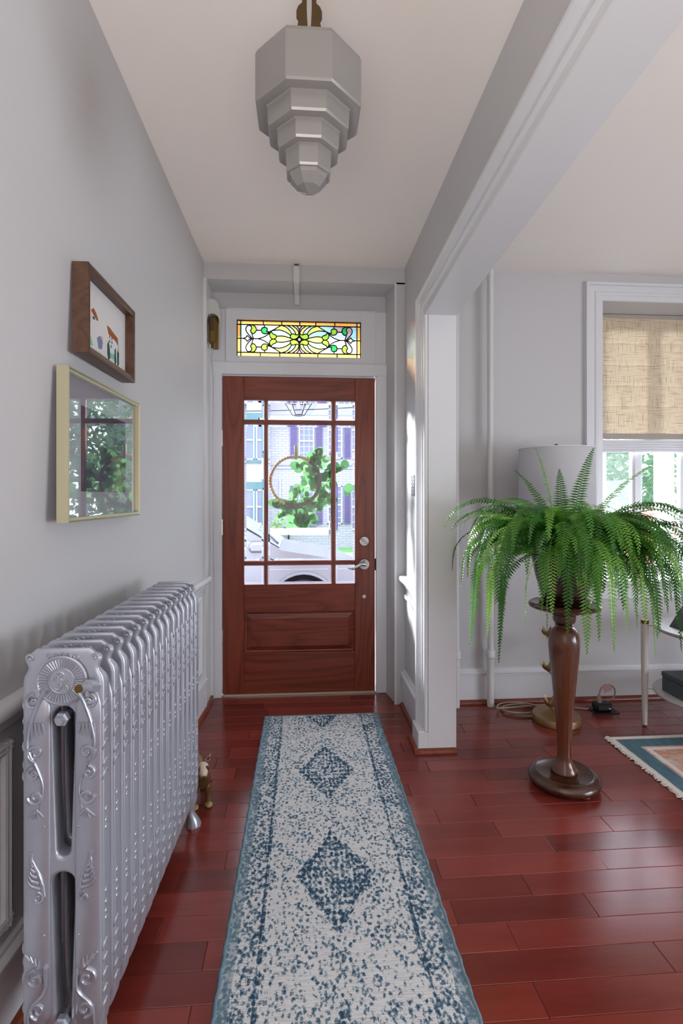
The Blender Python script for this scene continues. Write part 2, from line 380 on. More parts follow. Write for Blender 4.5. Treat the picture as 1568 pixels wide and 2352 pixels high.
# ------------------------------------------------------------------ mesh helpers
class MB:
    def __init__(s): s.v = []; s.f = []; s.mi = []; s.cur = 0
    def add(s, vs, fs):
        o = len(s.v); s.v += [tuple(p) for p in vs]
        for f in fs: s.f.append(tuple(i + o for i in f)); s.mi.append(s.cur)
        return s
    def mat(s, i): s.cur = i; return s
    def box(s, x0, x1, y0, y1, z0, z1):
        return s.add([(x0, y0, z0), (x1, y0, z0), (x1, y1, z0), (x0, y1, z0), (x0, y0, z1), (x1, y0, z1), (x1, y1, z1), (x0, y1, z1)],
                     [(0, 3, 2, 1), (4, 5, 6, 7), (0, 1, 5, 4), (1, 2, 6, 5), (2, 3, 7, 6), (3, 0, 4, 7)])
    def cbox(s, x0, x1, y0, y1, z0, z1, c=0.004):
        c = min(c, (x1 - x0) * .49, (y1 - y0) * .49, (z1 - z0) * .49)
        lo, hi = (x0, y0, z0), (x1, y1, z1); vs = []; idx = {}
        for sx in (0, 1):
            for sy in (0, 1):
                for sz in (0, 1):
                    sg = (sx, sy, sz)
                    for ax in range(3):
                        p = [hi[k] if sg[k] else lo[k] for k in range(3)]
                        for k in range(3):
                            if k != ax: p[k] += -c if sg[k] else c
                        idx[(sx, sy, sz, ax)] = len(vs); vs.append(tuple(p))
        fs = []
        for ax in range(3):
            a, b = [k for k in range(3) if k != ax]
            for sd in (0, 1):
                q = []
                for (p, r) in ((0, 0), (1, 0), (1, 1), (0, 1)):
                    sg = [0, 0, 0]; sg[ax] = sd; sg[a] = p; sg[b] = r; q.append(idx[(*sg, ax)])
                fs.append(tuple(q))
        for ax in range(3):
            a, b = [k for k in range(3) if k != ax]
            for sa in (0, 1):
                for sb in (0, 1):
                    def I(t, which):
                        sg = [0, 0, 0]; sg[ax] = t; sg[a] = sa; sg[b] = sb; return idx[(*sg, which)]
                    fs.append((I(0, a), I(1, a), I(1, b), I(0, b)))
        for sx in (0, 1):
            for sy in (0, 1):
                for sz in (0, 1): fs.append(tuple(idx[(sx, sy, sz, k)] for k in range(3)))
        return s.add(vs, fs)
    def prism(s, poly, axis, d0, d1):
        n = len(poly)
        def P(p, d):
            return (d, p[0], p[1]) if axis == 'x' else (p[0], d, p[1]) if axis == 'y' else (p[0], p[1], d)
        vs = [P(p, d0) for p in poly] + [P(p, d1) for p in poly]
        fs = [tuple(range(n)), tuple(range(2 * n - 1, n - 1, -1))]
        for i in range(n): j = (i + 1) % n; fs.append((i, j, j + n, i + n))
        return s.add(vs, fs)
    def tube(s, pts, r, n=8, closed=False, caps=True):
        P = [Vector(p) for p in pts]; m = len(P)
        R = r if isinstance(r, (list, tuple)) else [r] * m
        T = []
        for i in range(m):
            a = P[(i - 1) % m] if (closed or i > 0) else P[i]; b = P[(i + 1) % m] if (closed or i < m - 1) else P[i]
            t = (b - a); T.append(t.normalized() if t.length > 1e-9 else Vector((0, 0, 1)))
        u = T[0].orthogonal().normalized(); vs = []
        for i in range(m):
            u = (u - T[i] * u.dot(T[i]));
            u = u.normalized() if u.length > 1e-6 else T[i].orthogonal().normalized()
            w = T[i].cross(u)
            for k in range(n):
                a = 2 * math.pi * k / n; vs.append(P[i] + (u * math.cos(a) + w * math.sin(a)) * R[i])
        fs = []
        for i in range(m if closed else m - 1):
            j = (i + 1) % m
            for k in range(n): l = (k + 1) % n; fs.append((i * n + k, i * n + l, j * n + l, j * n + k))
        if caps and not closed: fs.append(tuple(range(n - 1, -1, -1))); fs.append(tuple((m - 1) * n + k for k in range(n)))
        return s.add(vs, fs)
    def lathe(s, prof, n=32, cx=0, cy=0, phase=0.0, shape=None, cz=0):
        vs = []
        for (r, z) in prof:
            for k in range(n):
                a = 2 * math.pi * k / n + phase; q = shape(a) if shape else 1.0
                vs.append((cx + r * q * math.cos(a), cy + r * q * math.sin(a), cz + z))
        fs = []; m = len(prof)
        for i in range(m - 1):
            for k in range(n): l = (k + 1) % n; fs.append((i * n + k, i * n + l, (i + 1) * n + l, (i + 1) * n + k))
        if prof[0][0] > 1e-6: fs.append(tuple(range(n - 1, -1, -1)))
        if prof[-1][0] > 1e-6: fs.append(tuple((m - 1) * n + k for k in range(n)))
        return s.add(vs, fs)
    def sphere(s, c, r, nu=12, nv=8):
        r = (r, r, r) if not isinstance(r, (tuple, list)) else r
        vs = [(c[0], c[1], c[2] - r[2])]
        for j in range(1, nv):
            b = -math.pi / 2 + math.pi * j / nv
            for i in range(nu):
                a = 2 * math.pi * i / nu
                vs.append((c[0] + r[0] * math.cos(b) * math.cos(a), c[1] + r[1] * math.cos(b) * math.sin(a), c[2] + r[2] * math.sin(b)))
        vs.append((c[0], c[1], c[2] + r[2])); fs = []; e = len(vs) - 1
        for i in range(nu):
            k = (i + 1) % nu; fs.append((0, 1 + k, 1 + i)); fs.append((e, e - nu + i, e - nu + k))
        for j in range(nv - 2):
            for i in range(nu):
                k = (i + 1) % nu; a = 1 + j * nu; fs.append((a + i, a + k, a + nu + k, a + nu + i))
        return s.add(vs, fs)
    def xform(s, fn): s.v = [tuple(fn(*p)) for p in s.v]; return s
    def mesh(s, name, mats, smooth=None):
        me = bpy.data.meshes.new(name); me.from_pydata(s.v, [], s.f)
        mats = mats if isinstance(mats, (list, tuple)) else [mats]
        for m in mats: me.materials.append(M[m] if isinstance(m, str) else m)
        me.polygons.foreach_set('material_index', [min(i, len(mats) - 1) for i in s.mi])
        import bmesh as _b
        bm = _b.new(); bm.from_mesh(me); _b.ops.recalc_face_normals(bm, faces=bm.faces); bm.to_mesh(me); bm.free()
        if smooth is not None:
            me.polygons.foreach_set('use_smooth', [True] * len(me.polygons))
            me.set_sharp_from_angle(angle=math.radians(smooth))
        me.update(); return me
    def build(s, name, mats, parent=None, smooth=None, loc=None):
        return link(name, s.mesh(name, mats, smooth), parent, loc)

def link(name, me, parent=None, loc=None):
    o = bpy.data.objects.new(name, me); COL.objects.link(o)
    if parent is not None: o.parent = parent
    if loc is not None: o.location = loc
    return o
def tag(o, label, cat=None, group=None, kind=None):
    o['label'] = label
    if cat: o['category'] = cat
    if group: o['group'] = group
    if kind: o['kind'] = kind
    return o
def thing(name, label, cat, loc=(0, 0, 0), rz=0.0, group=None, kind=None):
    o = bpy.data.objects.new(name, None); COL.objects.link(o); o.location = loc; o.rotation_euler = (0, 0, rz)
    o.empty_display_size = 0.05
    return tag(o, label, cat, group, kind)
def struct(name, mb, mats, label, parent=None, smooth=None, cat=None):
    o = mb.build(name, mats, parent, smooth); return tag(o, label, cat, kind='structure')
def skin(name, verts, edges, radii, mat, parent, sub=1):
    me = bpy.data.meshes.new(name); me.from_pydata(verts, edges, [])
    o = bpy.data.objects.new(name, me); COL.objects.link(o)
    md = o.modifiers.new('skin', 'SKIN'); sb = o.modifiers.new('sub', 'SUBSURF'); sb.levels = sub; sb.render_levels = sub
    if not me.skin_vertices: me.attributes  # layer comes with the modifier
    sv = me.skin_vertices[0].data
    for i, r in enumerate(radii):
        sv[i].radius = (r, r) if not isinstance(r, tuple) else r
    sv[0].use_root = True
    dg = bpy.context.evaluated_depsgraph_get()
    nm = bpy.data.meshes.new_from_object(o.evaluated_get(dg)); nm.name = name
    bpy.data.objects.remove(o); 
    nm.materials.clear(); nm.materials.append(M[mat] if isinstance(mat, str) else mat)
    nm.polygons.foreach_set('use_smooth', [True] * len(nm.polygons))
    return link(name, nm, parent)
def smoothpath(pts, sub=6, closed=False):
    P = [Vector(p) for p in pts]; n = len(P); out = []
    rng = range(n if closed else n - 1)
    for i in rng:
        p1, p2 = P[i], P[(i + 1) % n]
        p0 = P[(i - 1) % n] if (closed or i > 0) else p1 * 2 - p2
        p3 = P[(i + 2) % n] if (closed or i < n - 2) else p2 * 2 - p1
        for k in range(sub):
            t = k / sub
            out.append(0.5 * ((2 * p1) + (p2 - p0) * t + (2 * p0 - 5 * p1 + 4 * p2 - p3) * t * t + (3 * p1 - p0 - 3 * p2 + p3) * t ** 3))
    if not closed: out.append(P[-1])
    return out

# ------------------------------------------------------------------ room shell
H = 2.70; YF = 3.20; XR = 0.625; XP = 0.762; YJ = 2.60; YB = -2.4; XE = 4.3
def kz(z): return 0.063 if z <= 0.8 else 0.063 + (0.005 - 0.063) * (z - 0.8) / 1.9
def WX(y, z): return -0.6 - kz(z) * max(0.0, YF - y)

# floor: slab below, planks as pieces
fl = MB().box(-1.2, XE, YB, 3.46, -0.12, -0.012)
floor = struct('floor', fl, 'gap', 'glossy cherry red plank floor running through hall and living room', cat='floor')
PITCH = 0.0967; rng = random.Random(7)
known = {  # row index: joint x positions read off the boards
    0: [-0.282, 0.607, 1.62], 1: [0.10, 1.007, 1.8], 2: [-0.276, 0.612, 1.45], 3: [-0.425, 0.465, 0.905, 1.75], 4: [0.05, 0.739, 1.4],
    5: [-0.422, 0.465, 1.052, 1.66], 6: [-0.273, 0.908, 1.62], 7: [0.1, 0.746, 1.19, 1.9], 8: [-0.05, 0.537, 1.425], 9: [-0.317, 0.72, 1.3],
    10: [0.465, 1.16, 1.75], 15: [-0.235, 0.7, 1.45], 19: [-0.213, 0.9]}
cache = {}
def plank_mesh(L, w):
    key = (round(L, 3), round(w, 3))
    if key not in cache:
        cache[key] = MB().cbox(0, L, 0.0006, w - 0.0006, -0.012, 0.0, 0.0013).mesh('plank', 'floor')
    return cache[key]
rest = MB()
for row in range(-37, 23):
    y0 = 1.25 + PITCH * row; w = PITCH
    if y0 + w > 3.45: continue
    xs = known.get(row)
    if xs is None:
        xs = []; x = -0.7 + rng.uniform(0.0, 0.6)
        while x < 2.6: xs.append(x); x += rng.choice((0.32, 0.45, 0.6, 0.75, 0.9)) + rng.uniform(-0.05, 0.05)
    xs = [-1.15] + sorted(xs)
    x = xs[-1]
    while x < XE - 0.9: x += rng.choice((0.45, 0.6, 0.8)); xs.append(x)
    xs.append(XE - 0.01)
    for a, b in zip(xs, xs[1:]):
        if y0 + w > 1.05 and b > -0.75 and a < 2.75:
            link('plank', plank_mesh(round(b - a - 0.0012, 3), w), floor, (a, y0, 0))
        else:
            rest.cbox(a + .0006, b - .0006, y0 + .0006, y0 + w - .0006, -0.012, 0.0, 0.0013)
ro = rest.build('more_planks', 'floor', floor); ro['kind'] = 'stuff'

# ceiling
struct('ceiling', MB().box(-1.2, XE, YB, 3.55, H, H + 0.1), 'ceiling', 'plain off-white plaster ceiling over hall and living room', cat='ceiling')

# left wall, leaning a little as in the old house
ys = [YB, 0.4, 1.0, 1.6, 2.2, 2.8, YF, 3.56]; zs = [-0.1, 0.8, 1.2, 1.6, 2.0, 2.4, H + 0.02]
mb = MB(); vs = [(WX(y, z), y, z) for y in ys for z in zs] + [(-1.25, y, z) for y in ys for z in zs]
n = len(zs); N = len(ys) * n; fs = []
for i in range(len(ys) - 1):
    for j in range(n - 1):
        a = i * n + j; fs.append((a, a + n, a + n + 1, a + 1)); fs.append((a + N, a + 1 + N, a + n + 1 + N, a + n + N))
for i in range(len(ys) - 1):
    a = i * n; fs.append((a, a + N, a + n + N, a + n)); b = a + n - 1; fs.append((b, b + n, b + n + N, b + N))
for j in range(n - 1):
    fs.append((j, j + 1, j + 1 + N, j + N)); b = (len(ys) - 1) * n + j; fs.append((b, b + N, b + 1 + N, b + 1))
mb.add(vs, fs)
struct('wall_left', mb, 'wall', 'long pale plaster wall on the left of the hall', cat='wall')

def shearL(x, y, z): return (x - 0.6 - 0.063 * max(0.0, YF - y), y, z)
RAIL = [(0, .735), (.012, .735), (.014, .748), (.024, .757), (.028, .766), (.04, .772), (.043, .782), (.04, .795), (.034, .801), (0, .803)]
BASE = [(0, 0), (.016, 0), (.016, .165), (.021, .168), (.021, .178), (.027, .183), (.027, .192), (.02, .2), (.013, .204), (.012, .214), (0, .216)]
QR = [(0, 0), (.021, 0), (.0205, .006), (.018, .012), (.014, .017), (.008, .0205), (0, .022)]
def off(prof, dx): return [(a + dx, b) for a, b in prof]
mb = MB().prism(RAIL, 'y', YB, 3.24).xform(shearL)
struct('trim_1', mb, 'trim', 'white chair rail along the left hall wall above the radiator', smooth=40, cat='chair rail')
mb = MB().prism(BASE, 'y', YB, 3.19).xform(shearL)
struct('baseboard_left', mb, 'trim', 'white moulded baseboard at the foot of the left hall wall', smooth=40, cat='baseboard')
mb = MB().prism(off(QR, .016), 'y', YB, 3.195).xform(shearL); mb.prism(off(QR, -0.585), 'y', 3.195, 3.385)
struct('trim_2', mb, 'quarter', 'red-brown quarter round strip along the left baseboard', smooth=50, cat='quarter round')
# wainscot mouldings of the left wall
pan = thing('trim_3', 'white picture-frame panel mouldings below the left chair rail', 'moulding', kind='structure')
BEAD = [(0, 0), (.010, .002), (.013, .008), (.010, .014), (.014, .020), (.010, .028), (0, .030)]
def bead_v(y): return MB().prism([(a, y + b) for a, b in BEAD], 'z', 0.25, 0.70).xform(lambda x, yy, z: (x - 0.6 - 0.063 * max(0, YF - yy), yy, z))
def bead_h(y0, y1, z0): return MB().prism([(a, z0 + b) for a, b in BEAD], 'y', y0, y1).xform(shearL)
for (a, b) in ((-0.2, 0.62), (0.72, 1.33), (1.43, 2.22), (2.32, 3.12)):
    bead_v(a).build('moulding', 'trim', pan, 40); bead_v(b - .03).build('moulding', 'trim', pan, 40)
    bead_h(a, b, 0.25).build('moulding', 'trim', pan, 40); bead_h(a, b, 0.67).build('moulding', 'trim', pan, 40)

# partition (pillar between hall and living room) and the header over the wide opening
SL = 0.036; ZH = 2.212
mb = MB().box(XR, XP, YJ, YF + .02, 0, H)
mb.add([(x, y, z) for y in (YB, YJ) for x in (XR, XP) for z in (ZH + SL * (YJ - y), H)],
       [(0, 1, 3, 2), (4, 6, 7, 5), (0, 4, 5, 1), (2, 3, 7, 6), (0, 2, 6, 4), (1, 5, 7, 3)])
struct('wall_right', mb, 'wall', 'white partition wall and header around the wide living room opening', cat='wall')
# glossy lining of jamb and header soffit
mb = MB().box(XR - .002, XP + .006, YJ - .012, YJ, 0.0, ZH)
mb.add([(x, y, z + SL * (YJ - y)) for y in (YB, YJ) for x in (XR - .002, XP + .006) for z in (ZH - .012, ZH)],
       [(0, 1, 3, 2), (4, 6, 7, 5), (0, 4, 5, 1), (2, 3, 7, 6), (0, 2, 6, 4), (1, 5, 7, 3)])
struct('trim_4', mb, 'trim', 'smooth white painted lining of the opening jamb and header underside', cat='jamb lining')
CAS = [(0, 0), (0, .016), (.004, .020), (.010, .020), (.013, .015), (.042, .016), (.046, .022), (.054, .026), (.060, .024), (.064, .018),
       (.084, .019), (.090, .026), (.096, .036), (.106, .042), (.118, .042), (.122, .036), (.122, 0)]
mb = MB(); vs = []
for (t, p) in CAS: vs.append((XR - p, YJ - .012 + t, 0.10))
for (t, p) in CAS: vs.append((XR - p, YJ - .012 + t, ZH - .012 + t - SL * t))
for (t, p) in CAS: vs.append((XR - p, YB, ZH - .012 + t + SL * (YJ - YB)))
n = len(CAS); fs = [tuple(range(n)), tuple(range(3 * n - 1, 2 * n - 1, -1))]
for s_ in (0, 1):
    for i in range(n):
        j = (i + 1) % n; fs.append((s_ * n + i, s_ * n + j, (s_ + 1) * n + j, (s_ + 1) * n + i))
mb.add(vs, fs)
struct('trim_5', mb, 'trim', 'deep white moulded casing around the living room opening', smooth=30, cat='casing')
struct('trim_6', MB().cbox(XR - .052, XR, YJ - .012, YJ + .13, 0, 0.105, .003), 'trim', 'white plinth block at the foot of the opening casing', cat='plinth')
mb = MB().prism([(YJ - .012 - a, b) for a, b in QR], 'x', XR - .072, XP + .004)
mb.prism([(XR - .052 - a, b) for a, b in QR], 'y', YJ - .033, YJ + .15)
mb.prism([(XR - .016 - a, b) for a, b in QR], 'y', YJ + .13, YF - .02)
struct('trim_7', mb, 'quarter', 'red-brown quarter round strip wrapping the white pillar base', smooth=50, cat='quarter round')
struct('trim_8', MB().prism([(XR - a, b) for a, b in RAIL], 'y', YJ + .115, YF - .02), 'trim', 'short white chair rail on the wall right of the door', smooth=40, cat='chair rail')
mb = MB().prism([(XR - a, b) for a, b in BASE], 'y', YJ + .12, YF)
struct('baseboard_right', mb, 'trim', 'short white baseboard on the wall right of the door', smooth=40, cat='baseboard')
mb = MB().prism([(XR - a, .66 + b) for a, b in BEAD], 'y', YJ + .12, YF - .03)
struct('trim_9', mb, 'trim', 'thin white panel moulding under the right chair rail', smooth=40, cat='moulding')

# front wall: beam over the recess, splayed right reveal, living room wall with window opening
X0W, X1W, Z0W, Z1W = 1.892, 2.72, 0.735, 2.53
mb = MB().box(-0.9, XR + .05, YF, 3.56, 2.60, H + .02)
mb.prism([(0.572, YF), (XP + .01, YF), (XP + .01, 3.56), (0.535, 3.56), (0.535, 3.405)], 'z', 0, 2.61)
mb.box(-0.75, 0.56, 3.41, 3.52, 2.475, 2.61)
mb.box(XP, X0W, YF, 3.56, 0, H + .02); mb.box(X1W, XE, YF, 3.56, 0, H + .02)
mb.box(X0W, X1W, YF, 3.56, 0, Z0W); mb.box(X0W, X1W, YF, 3.56, Z1W, H + .02)
struct('wall_front', mb, 'wall', 'pale front wall with the door recess and living room window', cat='wall')
mb = MB().box(XE, XE + .1, 0.6, 3.56, 0, H); mb.box(XE, XE + .1, YB, 0.6, 2.0, H); mb.box(XE, XE + .1, YB, 0.6, 0, 0.45); mb.box(XE, XE + .1, YB, -1.7, 0, H)
struct('wall_far_right', mb, 'wall', 'far right living room wall with a wide window opening', cat='wall')
struct('wall_back', MB().box(-1.25, XE + .1, YB - .12, YB, 0, H), 'wall', 'plain wall closing the rooms behind the viewer', cat='wall')
# corner bead on the recess edge and flat board on the left return
mb = MB().tube([(0.568, YF + .002, 0), (0.568, YF + .002, 2.597)], .006, 8); mb.box(0.561, 0.5745, YF - .003, YF + .004, 0, 2.602)
struct('trim_10', mb, 'trim', 'slim white corner bead on the right edge of the door recess', smooth=40, cat='corner bead')
mb = MB().box(-0.602, -0.588, YF - .01, 3.40, 0.0, 2.60); mb.box(-0.602, -0.583, YF - .012, YF + .012, 0, 2.6)
struct('trim_11', mb, 'trim2', 'white board lining the left side of the door recess', cat='lining board')
mb = MB().prism([(YF - a, b) for a, b in BASE], 'x', XP, XE)
struct('baseboard_front', mb, 'trim', 'white moulded baseboard under the living room window wall', smooth=40, cat='baseboard')
mb = MB().prism([(YF - .016 - a, b) for a, b in QR], 'x', XP + .01, XE)
struct('trim_12', mb, 'quarter', 'dark red quarter round strip under the living room baseboard', smooth=50, cat='quarter round')

# door frame: jambs, head, threshold
fr = thing('trim_13', 'white door frame with jambs and head around the oak door', 'door frame', kind='structure')
MB().cbox(-0.60, -0.521, 3.375, 3.50, 0, 2.15, .004).build('jamb', 'trim', fr)
MB().cbox(0.473, 0.545, 3.385, 3.50, 0, 2.15, .004).build('jamb', 'trim', fr)
MB().cbox(-0.60, 0.545, 3.38, 3.50, 2.070, 2.150, .004).build('head', 'trim', fr)
MB().box(-0.521, 0.473, 3.46, 3.50, 0.0, 0.012).build('threshold', 'black', fr)
struct('trim_14', MB().cbox(-0.518, 0.470, 3.385, 3.43, 0.0, 0.014, .003), plain('tan_sweep', (178, 158, 132), 0.6), 'pale tan strip across the bottom of the oak door', cat='door sweep')

# ------------------------------------------------------------------ front door
door = thing('door_1', 'reddish oak front door with nine glass panes and a raised lower panel', 'door', (0, 3.40, 0), kind='structure')
xs = [-0.518, -0.383, -0.258, -0.230, 0.178, 0.210, 0.335, 0.467]
zs = [0.014, 0.273, 0.539, 0.717, 0.838, 0.869, 1.753, 1.784, 1.909, 2.062]
T0, T1 = 0.0, 0.045
for (a, b) in ((xs[0], xs[1]), (xs[6], xs[7])): MB().cbox(a, b, T0, T1, zs[0], zs[9], .003).build('stile', 'oak_v', door)
for (a, b) in ((zs[0], zs[1]), (zs[2], zs[3]), (zs[8], zs[9])): MB().cbox(xs[1], xs[6], T0 + .0005, T1, a, b, .0025).build('rail', 'oak_h', door)
for (a, b) in ((xs[2], xs[3]), (xs[4], xs[5])):
    MB().prism([(a, .012), (a + .006, .003), (b - .006, .003), (b, .012), (b, T1 - .01), (a, T1 - .01)], 'z', zs[3], zs[8]).build('muntin', 'oak_v', door)
for (a, b) in ((zs[4], zs[5]), (zs[6], zs[7])):
    MB().prism([(.012, a), (.004, a + .006), (.004, b - .006), (.012, b), (T1 - .01, b), (T1 - .01, a)], 'x', xs[1], xs[6]).build('muntin', 'oak_h', door)
# raised panel
def ringpanel(x0, x1, z0, z1, steps):
    mb = MB(); vs = []
    for (d, y) in steps: vs += [(x0 + d, y, z0 + d), (x1 - d, y, z0 + d), (x1 - d, y, z1 - d), (x0 + d, y, z1 - d)]
    fs = [(4 * (len(steps) - 1), 4 * (len(steps) - 1) + 1, 4 * (len(steps) - 1) + 2, 4 * (len(steps) - 1) + 3)]
    for i in range(len(steps) - 1):
        for k in range(4): l = (k + 1) % 4; fs.append((4 * i + k, 4 * i + l, 4 * i + 4 + l, 4 * i + 4 + k))
    return mb.add(vs, fs)
ringpanel(xs[1] - .004, xs[6] + .004, zs[1] - .004, zs[2] + .004, [(0, .006), (.006, .004), (.012, .016), (.018, .018), (.045, .006), (.048, .004), (.06, .004)]).build('raised_panel', 'oak_h', door)
# glass panes with bevelled borders
zr = [(zs[3], zs[4]), (zs[5], zs[6]), (zs[7], zs[8])]; xr = [(xs[1], xs[2]), (xs[3], xs[4]), (xs[5], xs[6])]
for (z0, z1) in zr:
    for (x0, x1) in xr:
        p = MB().box(x0 + .014, x1 - .014, .022, .026, z0 + .014, z1 - .014).build('pane', 'glass', door)
        mb = MB()
        a, b = .001, .014
        o4 = [(x0 + a, .0235, z0 + a), (x1 - a, .0235, z0 + a), (x1 - a, .0235, z1 - a), (x0 + a, .0235, z1 - a)]
        i4 = [(x0 + b, .0215, z0 + b), (x1 - b, .0215, z0 + b), (x1 - b, .0215, z1 - b), (x0 + b, .0215, z1 - b)]
        mb.add(o4 + i4, [(k, (k + 1) % 4, 4 + (k + 1) % 4, 4 + k) for k in range(4)])
        mb.build('bevelled_edge', 'bevel', p)
for z in (0.38, 1.09, 1.66):
    h_ = MB().tube([(-0.521, -.006, z - .05), (-0.521, -.006, z + .05)], .0065, 10)
    for k in range(5): h_.tube([(-0.521, -.006, z - .05 + .02 * k + .001), (-0.521, -.006, z - .05 + .02 * k + .018)], .0075, 10)
    h_.box(-0.5245, -0.517, -.004, .0015, z - .05, z + .05)
    h_.build('hinge', 'chrome', door, 40)
# deadbolt
dk = MB().lathe([(0, -.014), (.029, -.014), (.032, -.010), (.033, 0)], 32).xform(lambda x, y, z: (0.395 + x, z, 0.994 + y)).build('deadbolt', 'chrome', door, 35)
mb = MB().tube([(0, -.014, 0), (0, -.022, 0)], .009, 12); mb.cbox(-.026, .026, -.027, -.021, -.006, .006, .003)
mb.xform(lambda x, y, z: (0.395 + x * .8 + z * .6, y, 0.994 - x * .6 + z * .8)); mb.build('thumb_turn', 'chrome', dk, 35)
# lever
lv = MB().lathe([(0, -.010), (.033, -.010), (.036, -.006), (.037, 0)], 32).xform(lambda x, y, z: (0.395 + x, z, 0.843 + y)).build('lever_rose', 'chrome', door, 35)
mb = MB().tube([(0.397, -.008, .841), (0.397, -.045, .841)], .012, 12)
mb.tube(smoothpath([(0.402, -.046, .846), (0.375, -.048, .848), (0.345, -.047, .832), (0.315, -.045, .820), (0.285, -.044, .824)], 5), [.011] * 6 + [.010] * 5 + [.009] * 5 + [.006] * 4 + [.003], 10)
mb.build('lever', 'chrome', lv, 50)
MB().lathe([(0, -.003), (.004, -.003), (.004, 0)], 12).xform(lambda x, y, z: (0.395 + x, z - .010, 0.865 + y)).build('keyhole', 'black', lv)
MB().lathe([(0, -.004), (.011, -.004), (.012, -.002), (.012, 0)], 20).xform(lambda x, y, z: (0.395 + x, z, 0.632 + y)).build('peg', 'white', door, 35)
MB().cbox(0.467, 0.475, 0.0, .012, .80, .88, .003).build('strike_plate', 'black', door)

# ------------------------------------------------------------------ stained glass transom
tw = thing('window_1', 'stained glass transom with amber border and green scrolls above the door', 'stained glass', (0, 3.40, 0), kind='structure')
fx0, fx1, fz0, fz1 = -0.60, 0.545, 2.150, 2.49
gx0, gx1, gz0, gz1 = -0.430, 0.375, 2.190, 2.427
for (a, b, c_, d_) in ((fx0, gx0, fz0, fz1), (gx1, fx1, fz0, fz1), (gx0, gx1, fz0, gz0), (gx0, gx1, gz1, fz1)):
    MB().cbox(a, b, -.006, .05, c_, d_, .001).build('frame', 'trim', tw)
mb = MB()
for (a, b, c_, d_) in ((-0.49, 0.467, 2.486, 2.494), (-0.495, -0.489, 2.150, 2.49), (0.466, 0.472, 2.150, 2.49)): mb.box(a, b, -.014, .0, c_, d_)
mb.build('bead', 'trim', tw)
GW, GH = gx1 - gx0, gz1 - gz0
U = GW / 1445.0; Vv = GH / 418.0     # design units
curves = []
def sym(pts, w=1.0):
    P = smoothpath([(a, 0, b) for a, b in pts], 6)
    P = [(p.x, p.z) for p in P]
    for sx in (0, 1):
        for sy in (1, -1):
            curves.append(([((1445 - a) if sx else a, 209 + sy * b) for a, b in P], w))
def straight(x0, y0, x1, y1, w=1.0): curves.append(([(x0, y0), (x1, y1)], w))
for yy in (4, 50, 368, 414): straight(0, yy, 1445, yy)
for xx in (4, 46, 1399, 1441): straight(xx, 0, xx, 418)
for xx in (305, 518, 728, 915, 1138): straight(xx, 368, xx, 418)
for xx in (270, 495, 728, 938, 1165): straight(xx, 0, xx, 50)
straight(0, 209, 46, 209); straight(1399, 209, 1445, 209)
sym([(180, 0), (145, 32), (108, 82), (104, 118), (126, 148), (165, 156), (202, 145), (222, 112), (216, 80), (192, 58), (172, 62)])
sym([(172, 62), (180, 30), (192, 0)])
sym([(140, 152), (166, 138), (170, 112), (158, 88), (172, 62)])
sym([(68, 0), (100, 10), (120, 34)]); sym([(120, 34), (145, 10), (182, 0)]); sym([(46, 0), (68, 0)])
sym([(182, 0), (245, 0)])
sym([(222, 95), (282, 95)]); sym([(318, 132), (318, 158)])
sym([(318, 132), (290, 122), (281, 95), (296, 66), (328, 58), (362, 68), (378, 82), (345, 82), (352, 104), (342, 125), (318, 132)])
sym([(378, 82), (400, 92), (420, 100)])
sym([(245, 0), (310, 20), (375, 62), (400, 92), (435, 112), (510, 158)])
sym([(392, 95), (412, 62), (448, 45), (456, 22), (438, 4), (410, 2), (386, 18), (376, 45), (382, 72), (392, 95)])
sym([(456, 32), (520, 36), (590, 22), (650, 0)])
sym([(412, 96), (490, 104), (560, 84), (612, 52), (625, 38)])
sym([(510, 158), (570, 138), (612, 98), (630, 64)])
sym([(580, 158), (630, 132), (668, 92), (684, 56)])
sym([(640, 158), (688, 124), (712, 88), (716, 70)])
sym([(690, 158), (712, 130), (722, 100), (722, 70)])
sym([(650, 2), (622, 16), (616, 42), (634, 62), (660, 62), (686, 54), (706, 58), (722, 78), (722, 56), (706, 24), (680, 6), (650, 2)])
sym([(680, 0), (700, 12), (722, 46)])
cg = [(722 + 22 * math.cos(a), 209 + 22 * math.sin(a)) for a in np.linspace(0, 2 * math.pi, 21)]
curves.append((cg, 1.0)); straight(722, 231, 722, 290); straight(722, 187, 722, 128); straight(646, 209, 700, 209); straight(744, 209, 799, 209)
# raster the came lines, flood the fields between them, one pane per field
NX, NY = 402, 118; grid = np.zeros((NY, NX), np.int32)
for pts, w in curves:
    for (a, b), (c_, d_) in zip(pts, pts[1:]):
        L = max(2, int(math.hypot(c_ - a, d_ - b) / 1.5))
        for k in range(L + 1):
            t = k / L; x = int((a + (c_ - a) * t) / 1445 * NX); y = int((b + (d_ - b) * t) / 418 * NY)
            for q in (-1, 0):
                for r in (-1, 0):
                    if 0 <= x + q < NX and 0 <= y + r < NY: grid[y + r, x + q] = -1
lab = 0; comps = []
for yy in range(NY):
    for xx in range(NX):
        if grid[yy, xx] == 0:
            lab += 1; st = [(yy, xx)]; grid[yy, xx] = lab; cells = []
            while st:
                y, x = st.pop(); cells.append((y, x))
                for q, r in ((y + 1, x), (y - 1, x), (y, x + 1), (y, x - 1)):
                    if 0 <= q < NY and 0 <= r < NX and grid[q, r] == 0: grid[q, r] = lab; st.append((q, r))
            comps.append(cells)
for it in range(4):
    g2 = grid.copy()
    for (q, r) in ((1, 0), (-1, 0), (0, 1), (0, -1)):
        sh = np.roll(np.roll(grid, q, 0), r, 1); g2 = np.where((g2 == -1) & (sh > 0), sh, g2)
    grid = g2
